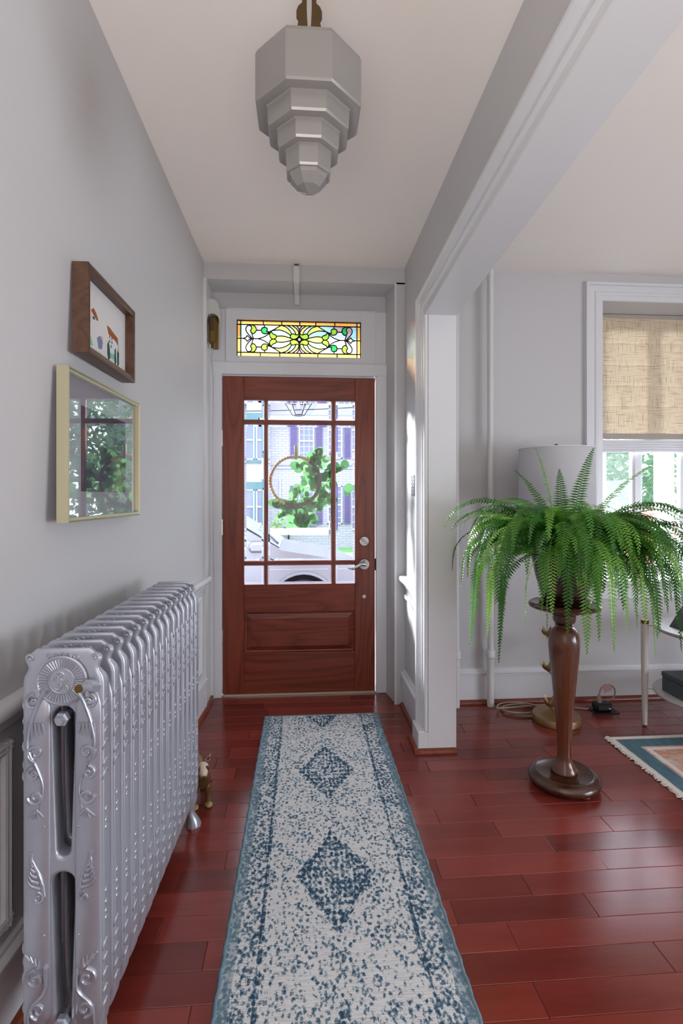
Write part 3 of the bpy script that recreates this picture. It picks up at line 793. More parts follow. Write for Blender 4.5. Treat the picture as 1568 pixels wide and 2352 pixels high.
seeds = [(130, 110, 'lilac'), (200, 110, 'lime'), (120, 10, 'peach'), (315, 95, 'green'), (330, 20, 'clear'), (420, 30, 'lime'), (540, 10, 'yellow'),
         (520, 68, 'blue'), (540, 120, 'yellow'), (610, 128, 'blue'), (660, 120, 'yellow'), (640, 40, 'lime'), (690, 35, 'green'), (706, 60, 'green'),
         (722, 10, 'gem'), (80, 100, 'opal'), (250, 60, 'opal'), (250, 130, 'lilac'), (400, 135, 'opal'), (722, 140, 'lilac'), (700, 8, 'clear'), (660, 34, 'lime'), (495, 60, 'blue')]
for ci, cells in enumerate(comps):
    if len(cells) < 6: continue
    cy = sum(c_[0] for c_ in cells) / len(cells); cx_ = sum(c_[1] for c_ in cells) / len(cells)
    du = (cx_ + .5) / NX * 1445; dv = abs((cy + .5) / NY * 418 - 209); du = min(du, 1445 - du)
    if dv > 160 or du < 46: mt = 'cream' if (dv > 160 and du < 46) else 'amber'
    else:
        mt = min(seeds, key=lambda s_: (s_[0] - du) ** 2 + (s_[1] - dv) ** 2)[2]
        if mt == 'lime' and du < 300 and cx_ > NX / 2: mt = 'green' if cy > NY / 2 else 'lime'
        if mt == 'green' and 280 < du < 360 and (cx_ > NX / 2) != (cy < NY / 2): mt = 'lime'
        if mt == 'opal' and (ci % 3 == 0): mt = 'blue'
    mb = MB(); ys_, xs_ = np.where(grid == ci + 1)
    for y in np.unique(ys_):
        row = np.sort(xs_[ys_ == y]); runs = np.split(row, np.where(np.diff(row) > 1)[0] + 1)
        for r_ in runs:
            xa = gx0 + GW * r_[0] / NX; xb = gx0 + GW * (r_[-1] + 1) / NX; za = gz0 + GH * y / NY; zb = gz0 + GH * (y + 1) / NY
            mb.add([(xa, .018, za), (xb, .018, za), (xb, .018, zb), (xa, .018, zb)], [(0, 1, 2, 3)])
    mb.build('glass_piece', SG[mt], tw)
cam_mb = MB()
for pts, w in curves:
    cam_mb.tube([(gx0 + a / 1445 * GW, .015, gz0 + b / 418 * GH) for a, b in pts], .0040 * w, 5)
cam_mb.build('lead_came', 'lead', tw, 60)

# ------------------------------------------------------------------ living room window and blind
lw = thing('window_2', 'white double casement window behind the linen blind in the living room', 'window', (0, YF, 0), kind='structure')
WC = [(0, 0), (0, .014), (.03, .016), (.034, .022), (.05, .022), (.056, .016), (.094, .016), (.096, .028), (.112, .028), (.114, 0)]
mb = MB(); vs = []
def corner(t, p, k):
    return [(X0W - t, -p, Z0W - .02), (X0W - t, -p, Z1W + t), (X1W + t, -p, Z1W + t), (X1W + t, -p, Z0W - .02)][k]
for k in range(4): vs += [corner(t, p, k) for t, p in WC]
n = len(WC); fs = [tuple(range(n)), tuple(range(4 * n - 1, 3 * n - 1, -1))]
for s_ in range(3):
    for i in range(n): j = (i + 1) % n; fs.append((s_ * n + i, s_ * n + j, (s_ + 1) * n + j, (s_ + 1) * n + i))
mb.add(vs, fs); mb.build('casing', 'trim', lw, 30)
MB().cbox(X0W - .14, X1W + .14, -.055, .30, Z0W - .005, Z0W + .022, .006).build('sill', 'trim', lw)
MB().cbox(X0W - .11, X1W + .11, -.018, 0, Z0W - .10, Z0W - .005, .003).build('apron', 'trim', lw)
def lframe(x0, x1, z0, z1, w, y0, y1):
    mb = MB(); mb.cbox(x0, x0 + w, y0, y1, z0, z1, .003); mb.cbox(x1 - w, x1, y0, y1, z0, z1, .003)
    mb.cbox(x0 + w, x1 - w, y0, y1, z0, z0 + w, .003); mb.cbox(x0 + w, x1 - w, y0, y1, z1 - w, z1, .003); return mb
lframe(X0W, X1W, Z0W, Z1W, .04, .27, .34).build('outer_frame', 'trim', lw)
for (a, b) in ((X0W + .04, 2.315), (2.325, X1W - .05)):
    s_ = lframe(a, b, Z0W + .04, Z1W - .04, .032, .285, .325).build('sash', 'trim', lw)
    MB().box(a + .03, b - .03, .303, .307, Z0W + .07, Z1W - .07).build('pane', 'glass', s_)
MB().cbox(2.296, 2.344, .275, .34, Z0W + .04, Z1W - .04, .003).build('mullion', 'trim', lw)

bl = thing('roman_blind', 'beige linen roman blind half lowered in the living room window', 'blind', (0, YF + .225, 0))
MB().cbox(X0W + .004, X1W - .004, -.012, .02, 2.505, 2.528, .003).build('head_rail', 'blind_hem', bl)
zz = [2.512, 2.335, 2.185, 2.045, 1.905, 1.715]
for a, b in zip(zz, zz[1:]):
    mb = MB(); vs = []
    prof = [(.000, a), (-.004, a - .006), (-.006, a - .02), (-.005, (a + b) / 2), (-.007, b + .02), (-.004, b + .004), (.002, b)]
    for x in (X0W + .008, X1W - .008): vs += [(x, y, z) for y, z in prof]
    m_ = len(prof); mb.add(vs, [(i, i + 1, m_ + i + 1, m_ + i) for i in range(m_ - 1)])
    mb.build('fold_panel', 'blind', bl, 60)
MB().cbox(X0W + .008, X1W - .008, -.006, .008, 1.678, 1.716, .003).build('hem', 'blind_hem', bl)
for k in range(5):
    zc = 1.670 - .017 * k
    MB().tube([(X0W + .006, .018, zc), (2.1, .018, zc - .004), (2.4, .018, zc + .002), (X1W - .006, .018, zc - .002)], .011, 8).build('stacked_fold', 'fold', bl, 50)

# riser pipes on the living room wall
for (x, lb) in ((0.93, 'white painted heating pipe nearest the pillar'), (1.145, 'white painted heating pipe between the pillar and plant stand')):
    pp = thing('heating_pipe', lb, 'pipe', (x, 3.135, 0), group='heating pipes on the living room wall')
    MB().tube([(0, 0, 0.33), (0, 0, H)], .0185, 16).build('riser', 'pipe', pp, 40)
    MB().lathe([(.0215, 0.0), (.0225, .22), (.0225, .30)], 16).build('lower_sleeve', 'pipe', pp, 40)
    MB().lathe([(.0225, .295), (.028, .30), (.028, .335), (.025, .345), (.0185, .348)], 16).build('coupling', 'pipe', pp, 40)

# ------------------------------------------------------------------ radiator
rad = thing('radiator', 'long silver cast-iron radiator with scroll relief along the left wall', 'radiator', (-0.522, 1.20, 0), -math.radians(1.3))
def curve_plate(name, splines, extrude, bevel, res=3, mat='silver'):
    cu = bpy.data.curves.new(name, 'CURVE'); cu.dimensions = '2D'; cu.fill_mode = 'BOTH'
    cu.extrude = extrude; cu.bevel_depth = bevel; cu.bevel_resolution = res; cu.offset = -bevel
    for sp in splines:
        s_ = cu.splines.new('POLY'); s_.points.add(len(sp) - 1); s_.use_cyclic_u = True
        for i, p in enumerate(sp): s_.points[i].co = (p[0], p[1], 0, 1)
    o = bpy.data.objects.new(name, cu); COL.objects.link(o)
    dg = bpy.context.evaluated_depsgraph_get()
    me = bpy.data.meshes.new_from_object(o.evaluated_get(dg)); me.name = name
    bpy.data.objects.remove(o); bpy.data.curves.remove(cu)
    # curve plane XY -> upright XZ, thickness along Y
    me.transform(Matrix(((1, 0, 0, 0), (0, 0, -1, 0), (0, 1, 0, 0), (0, 0, 0, 1))))
    me.materials.clear(); me.materials.append(M[mat])
    me.polygons.foreach_set('use_smooth', [True] * len(me.polygons)); me.set_sharp_from_angle(angle=math.radians(50))
    return me
def arc(cx, cz, r, a0, a1, n=6): return [(cx + r * math.cos(math.radians(a0 + (a1 - a0) * i / n)), cz + r * math.sin(math.radians(a0 + (a1 - a0) * i / n))) for i in range(n + 1)]
W2 = 0.087
right = [(W2 - .012, .108)] + [(W2 - .004, .125), (W2, .145), (W2, .88), (W2 - .003, .896)] + [(W2 - .010, .908), (W2 - .013, .915)] + arc(W2 - .018, .934, .0125, -40, 90, 6) + [(W2 - .03, .957)]
outer = right + [(-x, z) for x, z in reversed(right)] + [(-W2 + .03, .108), (-.02, .112), (.02, .112)]
def slot(z0, z1, w=.024): return arc(0, z1 - w, w, 0, 180, 8) + arc(0, z0 + w * .6, w * .6, 180, 360, 6)
sec_me = curve_plate('section', [outer, slot(.135, .468), slot(.502, .83)], .0125, .0085, 3)
for v in sec_me.vertices:      # the crest thins out towards the top, so the sections read as separate plates
    k = 1.0 - 0.72 * min(1.0, max(0.0, (v.co.z - .87) / .05))
    v.co.y = -.021 + (v.co.y + .021) * k
bulge = MB()
for sx in (-1, 1):
    for sy in (-1, 1):
        vs = []; n = 14
        rows = [(.128, .2, .0), (.140, .7, .5), (.165, 1, .9), (.20, 1, 1), (.80, 1, 1), (.835, .95, .9), (.86, .7, .5), (.872, .3, 0)]
        for (z, w, q) in rows:
            for k in range(n + 1):
                a = math.pi * k / n; vs.append((sx * .0545 + .0285 * w * math.cos(a), sy * (.0205 + .0085 * q * math.sin(a) ** .8), z))
        bulge.add(vs, [(i * (n + 1) + k, i * (n + 1) + k + 1, (i + 1) * (n + 1) + k + 1, (i + 1) * (n + 1) + k) for i in range(len(rows) - 1) for k in range(n)])
bulge_me = bulge.mesh('column_face', 'silver', 60)
# relief (scrolls and beads), raised tubes half sunk in the casting
def spiral(cx, cz, r0, turns, a0, sgn=1, n=22):
    return [(cx + r0 * (1 - .82 * i / n) * math.cos(a0 + sgn * turns * 2 * math.pi * i / n), cz + r0 * (1 - .82 * i / n) * math.sin(a0 + sgn * turns * 2 * math.pi * i / n)) for i in range(n + 1)]
def relief(side, full):
    mb = MB(); FY = -.0285
    def line(pts, r0, r1, y=FY):
        m = len(pts); mb.tube([(side * p[0], y, p[1]) for p in pts], [1.65 * (r0 + (r1 - r0) * i / (m - 1)) for i in range(m)], 6)
    cx = .054
    line(spiral(cx + .005, .845, .017, 1.2, math.pi / 2, -1), .0030, .0018)
    line(spiral(cx, .735, .019, 1.25, -math.pi / 2, 1), .0034, .0018)
    line(spiral(cx + .004, .690, .015, 1.2, math.pi / 2, -1), .0032, .0018)
    line(spiral(cx, .640, .017, 1.3, 0, -1), .0034, .0018)
    line([(p.x, p.z) for p in smoothpath([(cx - .020, 0, .87), (cx - .004, 0, .84), (cx + .012, 0, .79), (cx + .016, 0, .745), (cx - .004, 0, .70), (cx - .016, 0, .66), (cx - .010, 0, .61)], 5)], .0034, .0018)
    for k in range(5): line([(cx - .014 + .007 * k, .800), (cx - .018 + .009 * k, .775 - .004 * k)], .0028, .0012)
    for k in range(4): line([(cx - .002, .612), (cx - .016 + .011 * k, .590 + .004 * abs(k - 1.5))], .0026, .0012)
    # mid sprig
    line(spiral(cx - .006, .422, .013, 1.25, math.pi / 2, 1), .0032, .0016)
    line([(p.x, p.z) for p in smoothpath([(cx - .018, 0, .425), (cx - .012, 0, .462), (cx + .004, 0, .495), (cx + .012, 0, .52)], 5)], .0034, .0016)
    for k in range(6):
        z = .45 + .012 * k
        line([(p.x, p.z) for p in smoothpath([(cx - .012 + .004 * k, 0, z - .008), (cx + .008, 0, z - .002), (cx + .017 - .002 * k, 0, z + .010)], 3)], .0030, .0016)
    # foot scrolls
    line(spiral(cx, .245, .021, 1.3, math.pi / 2, -1), .0036, .0018)
    line(spiral(cx - .004, .178, .018, 1.3, -math.pi / 2, 1), .0036, .0018)
    line([(p.x, p.z) for p in smoothpath([(cx - .022, 0, .27), (cx - .02, 0, .22), (cx + .010, 0, .185), (cx + .016, 0, .14)], 5)], .0034, .0018)
    for k in range(4): line([(cx + .012 - .006 * k, .288 - .006 * k), (cx + .022 - .010 * k, .300 - .004 * k)], .0026, .0014)
    line(spiral(.068, .938, .0085, 1.0, 0, 1, 14), .0022, .0016, -.0215)
    for zz_ in (.575, .34): mb.sphere((side * (cx - .018), FY, zz_), .0026, 8, 6)
    # outer shoulder: bead strings that show between the sections
    for zz_ in (.600, .575, .560, .420, .395, .375, .36): mb.sphere((side * .0845, -.008, zz_), (.0055, .0075, .007), 8, 6)
    for zz_, r in ((.83, .011), (.795, .010), (.77, .008), (.74, .012), (.70, .010), (.675, .012), (.30, .012), (.27, .009), (.235, .012), (.20, .010), (.17, .011)):
        mb.tube([(side * (.0835 + .003 * math.sin(a)), -.008 + r * .9 * math.cos(a), zz_ + r * math.sin(a)) for a in [math.pi * (0.1 + 1.5 * i / 8) for i in range(9)]], .0034, 6)
    return mb
rel_me = [relief(s_, True).mesh('relief', 'silver', 60) for s_ in (1, -1)]
topb = MB()
for k in range(5):
    topb.tube([(-.03 + .015 * k + p[0], -.0215, .940 + p[1]) for p in spiral(0, 0, .008, 1.0, 0.6 * k, 1, 12)], .0020, 6)
top_me = topb.mesh('crest_relief', 'silver', 60)
NSEC = 15; secs = []
for i in range(NSEC):
    s_ = link('section', sec_me, rad, (0, .0635 * i, 0)); secs.append(s_)
    link('column_face', bulge_me, s_)['kind'] = 'stuff'
    for r_ in rel_me: link('relief', r_, s_)['kind'] = 'stuff'
    link('crest_relief', top_me, s_)['kind'] = 'stuff'
# end medallion with sun rays
mb = MB().lathe([(.054, 0), (.054, .003), (.051, .0045), (.049, .002), (0, .002)], 40).xform(lambda x, y, z: (x, -.0245 - z, .889 + y))
for k in range(44):
    a = 2 * math.pi * k / 44; c_, s1 = math.cos(a), math.sin(a)
    mb.tube([(.029 * c_, -.0275, .889 + .029 * s1), (.047 * c_, -.0275, .889 + .047 * s1)], [.0012, .0022], 5)
mb.tube([(.027 * math.cos(a), -.0275, .889 + .027 * math.sin(a)) for a in [2 * math.pi * i / 30 for i in range(30)]], .0014, 5, True)
for cx_, cz_, r_, a_ in ((-.004, .900, .010, .3), (.008, .893, .012, 2.0), (-.006, .880, .010, 4.0), (.006, .874, .009, 5.0), (-.014, .892, .006, 1.0)):
    mb.tube([(p[0], -.0275, p[1]) for p in spiral(cx_, cz_, r_, .8, a_, 1, 12)], [.0024] * 6 + [.0015] * 7, 5)
mb.build('medallion', 'silver', secs[0], 50)
mb = MB().tube([(.070, -.012, .872), (.062, -.045, .884)], .013, 12); mb.tube([(.064, -.038, .881), (.055, -.068, .886)], [.008, .0075], 10)
mb.build('air_vent', 'silver', secs[0], 50)
MB().tube([(.055, -.067, .886), (.0538, -.072, .8868)], .0085, 12).build('vent_tip', 'brass', secs[0], 50)
for z_ in (.806, .146):
    mb = MB().lathe([(.0155, 0), (.0155, .012), (.012, .015), (.009, .015), (.009, .022), (0, .022)], 6).xform(lambda x, y, z: (x, -.018 - z, z_ + y))
    mb.tube([(0, -.02, z_), (0, .90, z_)], .006, 8); mb.build('tie_rod', 'silver', rad, 40)
# end legs
for yy in (0.0, .0635 * (NSEC - 1)):
    for sx in (1, -1):
        mb = MB()
        prof = [(.020, .030, .13), (.022, .034, .105), (.018, .028, .080), (.016, .022, .050), (.020, .028, .025), (.027, .036, .008), (.027, .036, 0.0)]
        vs = []; n = 20
        for i, (rx, ry, z) in enumerate(prof):
            ox = sx * (.060 + (.012 if z < .03 else .004 if z > .09 else 0))
            for k in range(n):
                a = 2 * math.pi * k / n; q = 1 + (.07 if k % 2 else -.05) * (1 if z < .06 else 0)
                vs.append((ox + rx * q * math.cos(a), yy - .004 + ry * q * math.sin(a) * .8, z))
        fs = [(i * n + k, i * n + (k + 1) % n, (i + 1) * n + (k + 1) % n, (i + 1) * n + k) for i in range(len(prof) - 1) for k in range(n)]
        fs += [tuple(range(n)), tuple((len(prof) - 1) * n + k for k in range(n))]
        mb.add(vs, fs); mb.build('leg', 'silver', rad, 60)

# ------------------------------------------------------------------ pictures on the left wall
def picture(name, label, x, y0, y1, z0, z1, depth, fw, k, mat, inset, ang=0.0):
    """local x runs along the wall towards the door, local y into the wall"""
    e = thing(name, label, 'picture', (x, y0, z0))
    L = math.hypot(y1 - y0, k * (y1 - y0)); Hh = z1 - z0
    u = Vector((k, 1, 0)).normalized(); n = Vector((1, -k, 0)).normalized(); v = Vector((0, 0, 1))
    e.matrix_world = Matrix(((u.x, -n.x, v.x, x), (u.y, -n.y, v.y, y0), (u.z, -n.z, v.z, z0), (0, 0, 0, 1)))
    def bar(poly, a): return poly
    def prof_side(pts): return pts
    P = [(0, 0), (fw * .35, -.002), (fw * .5, .002), (fw, .003), (fw, inset + .004), (fw * .8, depth), (0, depth)]
    for side in range(4):
        vs = []
        for (t, y) in P:
            c4 = [(t, t), (L - t, t), (L - t, Hh - t), (t, Hh - t)]
            a, b = c4[side], c4[(side + 1) % 4]
            vs += [(a[0], y, a[1]), (b[0], y, b[1])]
        m_ = len(P); fs = [(2 * i, 2 * i + 1, 2 * ((i + 1) % m_) + 1, 2 * ((i + 1) % m_)) for i in range(m_)]
        fs += [tuple(2 * i for i in range(m_)), tuple(2 * i + 1 for i in range(m_))]
        MB().add(vs, fs).build('frame_bar', mat, e)
    return e, L, Hh
pe, L, Hh = picture('framed_watercolor', 'watercolor of red-roofed white houses in a deep walnut frame', -0.600, 1.509, 1.914, 1.693, 1.946, .044, .020, 0.0, 'frame_brown', .026)
MB().box(.018, L - .018, .028, .032, .018, Hh - .018).build('paper', 'paper', pe)
def patch(pts, col, y=.0275, name='brush_patch'):
    MB().prism(pts, 'y', y, y + .0006).build(name, plain('watercolor_paint', col, 0.8), pe)
def pp(u, v): return (.02 + u * (L - .06), .02 + v * (Hh - .04))
def poly(pts): return [pp(a, b) for a, b in pts]
patch(poly([(.0, .30), (.10, .34), (.17, .28), (.24, .12), (.16, .10), (.10, .20)]), (120, 190, 160))
patch(poly([(.04, .42), (.12, .50), (.16, .40), (.10, .30)]), (168, 206, 186))
patch(poly([(.20, .60), (.25, .66), (.31, .62), (.36, .54), (.33, .52), (.22, .58)]), (150, 84, 44))
patch(poly([(.18, .62), (.20, .59), (.21, .46), (.18, .42)]), (200, 192, 180))
patch(poly([(.33, .28), (.40, .34), (.46, .27), (.44, .16), (.36, .14)]), (116, 126, 160))
patch(poly([(.42, .36), (.47, .34), (.46, .28), (.42, .30)]), (228, 170, 160))
patch(poly([(.56, .58), (.63, .58), (.72, .55), (.84, .52), (.86, .40), (.80, .44), (.66, .46), (.60, .47)]), (152, 82, 40))
patch(poly([(.84, .40), (.88, .38), (.88, .24), (.85, .22)]), (176, 180, 176))
patch(poly([(.57, .30), (.60, .36), (.63, .28), (.64, .12), (.60, .06), (.57, .16)]), (40, 78, 74))
patch(poly([(.76, .30), (.79, .34), (.80, .12), (.78, .02), (.75, .14)]), (38, 72, 70))
patch(poly([(.83, .32), (.87, .30), (.88, .12), (.84, .06), (.82, .14)]), (52, 96, 90))
patch(poly([(.62, .20), (.75, .22), (.75, .14), (.63, .12)]), (140, 180, 170))
patch(poly([(.22, -.02), (.40, .04), (.52, -.01), (.54, -.06), (.36, -.05)]), (222, 204, 178))
patch(poly([(.36, .12), (.42, .10), (.52, .02), (.44, .04)]), (206, 196, 168))
for (a, b) in ((.235, .50), (.26, .50), (.62, .42), (.68, .42), (.62, .35), (.68, .36), (.66, .29)):
    patch(poly([(a, b), (a + .018, b), (a + .018, b + .04), (a, b + .04)]), (60, 56, 66))

pg, L, Hh = picture('framed_print', 'large matted print under shiny glass in a slim pale gold frame', -0.624, 1.437, 2.018, 1.218, 1.637, .030, .012, 0.016, 'gold', .010)
MB().box(.010, L - .010, .020, .024, .010, Hh - .010).build('mat_board', 'matboard', pg)
g = G('abstract_print'); co = g.coord()
g.base(g.ramp(g.noise(g.mapping(co, (4, 4, 5)), 1.0, 4, 0.6), [(0.3, (58, 56, 78)), (0.5, (92, 92, 112)), (0.62, (140, 118, 106)), (0.75, (104, 112, 118))]), 0.7)
MB().box(.125, L - .10, .0185, .0200, .085, Hh - .085).build('print', g.m, pg)
MB().box(.010, L - .010, .012, .0135, .010, Hh - .010).build('glazing', 'picglass', pg)

# ------------------------------------------------------------------ pendant lamp (unlit)
pl = thing('pendant_lamp', 'unlit stepped octagonal milk glass pendant lamp on brass straps', 'pendant lamp', (0.012, 1.31, 0))
def octa(a, z): return (a / math.cos(math.pi / 8), z)
A = [.127, .098, .074, .054]
Zt = [2.352, 2.2315, 2.184, 2.138, 2.086]
prof = [(.050, Zt[0] + .012), octa(.115, Zt[0] + .010), octa(.122, Zt[0] + .004), octa(.127, Zt[0] - .008)]
for i in range(4):
    prof += [octa(A[i], Zt[i + 1] + .006), octa(A[i] - .003, Zt[i + 1] + .001), octa(A[i] - .007, Zt[i + 1])]
    if i < 3: prof += [octa(A[i + 1] + .004, Zt[i + 1] - .001), octa(A[i + 1] + .001, Zt[i + 1] - .004)]
mb = MB().lathe(prof, 8, 0, 0, math.pi / 8)
mb.f.pop(); mb.mi.pop()
sh = mb.build('glass_shade', 'milk', pl, 20)
# faceted tip
mb = MB(); n = 8; vs = []; rings = [(.047, 2.0862), (.044, 2.078), (.028, 2.058), (.0, 2.046)]
vs = []
for (r, z) in rings[:-1]:
    for k in range(16):
        a = math.pi / 8 + 2 * math.pi * k / 16; q = (1 / math.cos(math.pi / 8)) if k % 2 == 0 else .985
        vs.append((r * q * math.cos(a), r * q * math.sin(a), z))
vs.append((0, 0, rings[-1][1])); fs = []
for i in range(len(rings) - 2):
    for k in range(16): l = (k + 1) % 16; fs.append((i * 16 + k, i * 16 + l, (i + 1) * 16 + l, (i + 1) * 16 + k))
b_ = (len(rings) - 2) * 16
for k in range(16): fs.append((b_ + k, b_ + (k + 1) % 16, len(vs) - 1))
mb.add(vs, fs); mb.build('faceted_tip', 'milk', sh)
for s_ in (-1, 1):
    ol = [(.003, 2.366), (.027, 2.366), (.029, 2.466), (.026, 2.475), (.032, 2.486), (.032, 2.500), (.027, 2.513), (.018, 2.521), (.016, 2.66), (.007, 2.66), (.006, 2.50), (.004, 2.46)]
    MB().prism([(s_ * a + .002, z) for a, z in ol], 'y', -.003, .003).build('strap', 'brass_dark', pl)
MB().lathe([(.052, 2.355), (.055, 2.362), (.050, 2.368), (.0, 2.368)], 24).build('fitter', 'brass_dark', pl, 40)
MB().tube([(-.010, .012, 2.36), (-.012, .012, 2.66)], .003, 8).build('rod', 'brass', pl, 40)
MB().tube(smoothpath([(.004, 0, 2.37), (.006, 0, 2.44), (.002, .002, 2.52), (.003, 0, 2.66)], 4), .0013, 6).build('wire', 'cordw', pl)
MB().lathe([(.06, 2.70), (.058, 2.685), (.035, 2.665), (.022, 2.615), (.0, 2.612)], 24).build('canopy', 'brass_dark', pl, 40)

# ------------------------------------------------------------------ chime box, raceway, switch
ch = thing('door_chime', 'white hooded door chime with a brass tube body beside the transom', 'door chime', (-0.588, 3.23, 2.20))
hood = [(0, .150), (.0, .292), (.030, .292), (.052, .284), (.068, .262), (.076, .225), (.076, .160), (.066, .186), (.050, .198), (.030, .202), (.008, .196)]
MB().prism(hood, 'y', 0.0, .085).build('hood', plain('chime_hood', (188, 188, 184), 0.45), ch)
mb = MB().cbox(.010, .062, .004, .075, .02, .190, .012); mb.build('body', 'brass', ch, 30)
MB().tube([(.044, .036, -.004), (.044, .036, .19)], .024, 20).build('tube', 'brass', ch, 40)
MB().cbox(.018, .040, -.006, .006, .10, .18, .003).build('clip', 'brass_dark', ch)
MB().tube(smoothpath([(.026, .03, .02), (.030, .03, -.03), (.024, .03, -.06), (.032, .04, -.2), (.028, .06, -.7), (.030, .08, -1.4), (.030, .09, -2.18)], 6), .004, 6).build('cord', 'cordw', ch, 60)
rc = thing('wire_raceway', 'white wiring channel running down the beam above the door', 'raceway', (-0.043, YF, 2.6))
MB().cbox(-.019, .019, -.016, 0, -.012, .088, .003).build('channel', 'trim2', rc)
MB().cbox(-.017, .017, -.014, .20, -.016, -.001, .003).build('channel', 'trim2', rc)
MB().cbox(-.016, .016, .185, .20, -.075, -.010, .003).build('channel', 'trim2', rc)
MB().box(-.016, .016, -.0155, -.012, .086, .0985).build('open_end', 'cordw', rc)
for dx in (-.009, 0, .009): MB().tube([(dx, -.017, .088), (dx, -.017, .097)], .003, 8).build('terminal', 'black', rc)
sw = thing('light_switch', 'pewter dotted light switch plate on the wall right of the door', 'light switch', (XR, 2.93, 1.29))
mb = MB().cbox(-.008, 0, -.036, .036, 0, .118, .003)
for i in range(2):
    for j in range(6): mb.sphere((-.008, -.026 + .052 * i, .012 + .019 * j), .0035, 8, 6)
mb.build('plate', plain('pewter', (138, 142, 150), 0.35, 0.7), sw, 40)
MB().prism([(-.006, .05), (-.006, .068), (-.024, .056), (-.024, .050)], 'y', -.005, .005).build('toggle', 'chrome', sw)

# ------------------------------------------------------------------ runner and area rug
rn = thing('runner_rug', 'long faded blue and white runner rug leading to the front door', 'rug', (0.105, 1.765, 0.0))
RL0, RL1, RW = -1.30, 1.295, 0.326
MB().cbox(-RW, RW, RL0, RL1, 0.0005, 0.0075, .002).build('woven_field', 'runner', rn)
r8 = random.Random(3)
for sx in (-1, 1):
    pts = [(sx * (RW + .0015 * math.sin(i * 1.3)), RL0 + (RL1 - RL0) * i / 160, .005) for i in range(161)]
    MB().tube(pts, [.0055 + .0012 * (i % 2) for i in range(161)], 6).build('side_binding', 'binding', rn, 60)
for yy in (RL0, RL1):
    MB().tube([(-RW + 2 * RW * i / 40, yy, .005) for i in range(41)], .0055, 6).build('end_binding', 'binding', rn, 60)

ar = thing('area_rug', 'blue and coral distressed area rug with white fringed edge', 'rug', (1.60, 2.665, 0.0))
mb = MB(); mb.cbox(0.02, 2.3, -2.6, 0.0, 0.0005, 0.010, .003); mb.build('pile_field', 'rug', ar)
fm = MB(); rf_ = random.Random(11)
for i in range(560):
    y = -2.59 + 2.6 * i / 560; l = rf_.uniform(.020, .034)
    fm.tube([(.022, y, .006), (.022 - l * .5, y + rf_.uniform(-.003, .003), .009), (.022 - l, y + rf_.uniform(-.007, .007), .004)], [.0035, .0032, .0022], 4)
fo = fm.build('fringe', 'fringe', ar, 60); fo['kind'] = 'stuff'

# ------------------------------------------------------------------ plant stand, pot, fern
SX, SY = 1.160, 2.255
st = thing('plant_stand', 'tall turned wooden pedestal plant stand with round base', 'plant stand', (SX, SY, 0))
MB().lathe([(0, .018), (.142, .018), (.150, .026), (.152, .036), (.150, .044), (.140, .054), (.128, .062), (.120, .064), (.114, .060), (.040, .060), (0, .060)], 48).build('base', 'stand_dark', st, 35)
for k in range(3):
    a = math.radians(-75 + 120 * k)
    MB().sphere((.120 * math.cos(a), .120 * math.sin(a), .0155), (.024, .024, .0155), 14, 8).build('bun_foot', 'stand', st, 60)
def oct_shape(a):
    b = (a + math.pi / 8) % (math.pi / 4) - math.pi / 8
    return 0.55 + 0.45 * math.cos(math.pi / 8) / math.cos(b) * 1.03
MB().lathe([(0, .060), (.052, .060), (.056, .066), (.054, .074), (.046, .088), (.037, .104), (.031, .125), (.029, .15), (.030, .20), (.036, .30), (.045, .40), (.055, .50), (.062, .57), (.066, .62), (.0655, .65), (.060, .675), (.050, .695), (.040, .705), (.034, .708)], 48, shape=oct_shape).build('column', 'stand', st, 35)
MB().lathe([(.033, .706), (.036, .708), (.036, .716), (.032, .718), (.040, .722), (.047, .732), (.050, .750), (.050, .760), (.046, .762), (.050, .764), (.066, .768), (.068, .776), (.062, .780), (.062, .790), (0, .790)], 40).build('capital', 'stand_dark', st, 35)
MB().lathe([(0, .790), (.140, .790), (.150, .796), (.152, .806), (.148, .812), (.140, .815), (.132, .812), (0, .811)], 48).build('top_plate', 'stand_dark', st, 35)

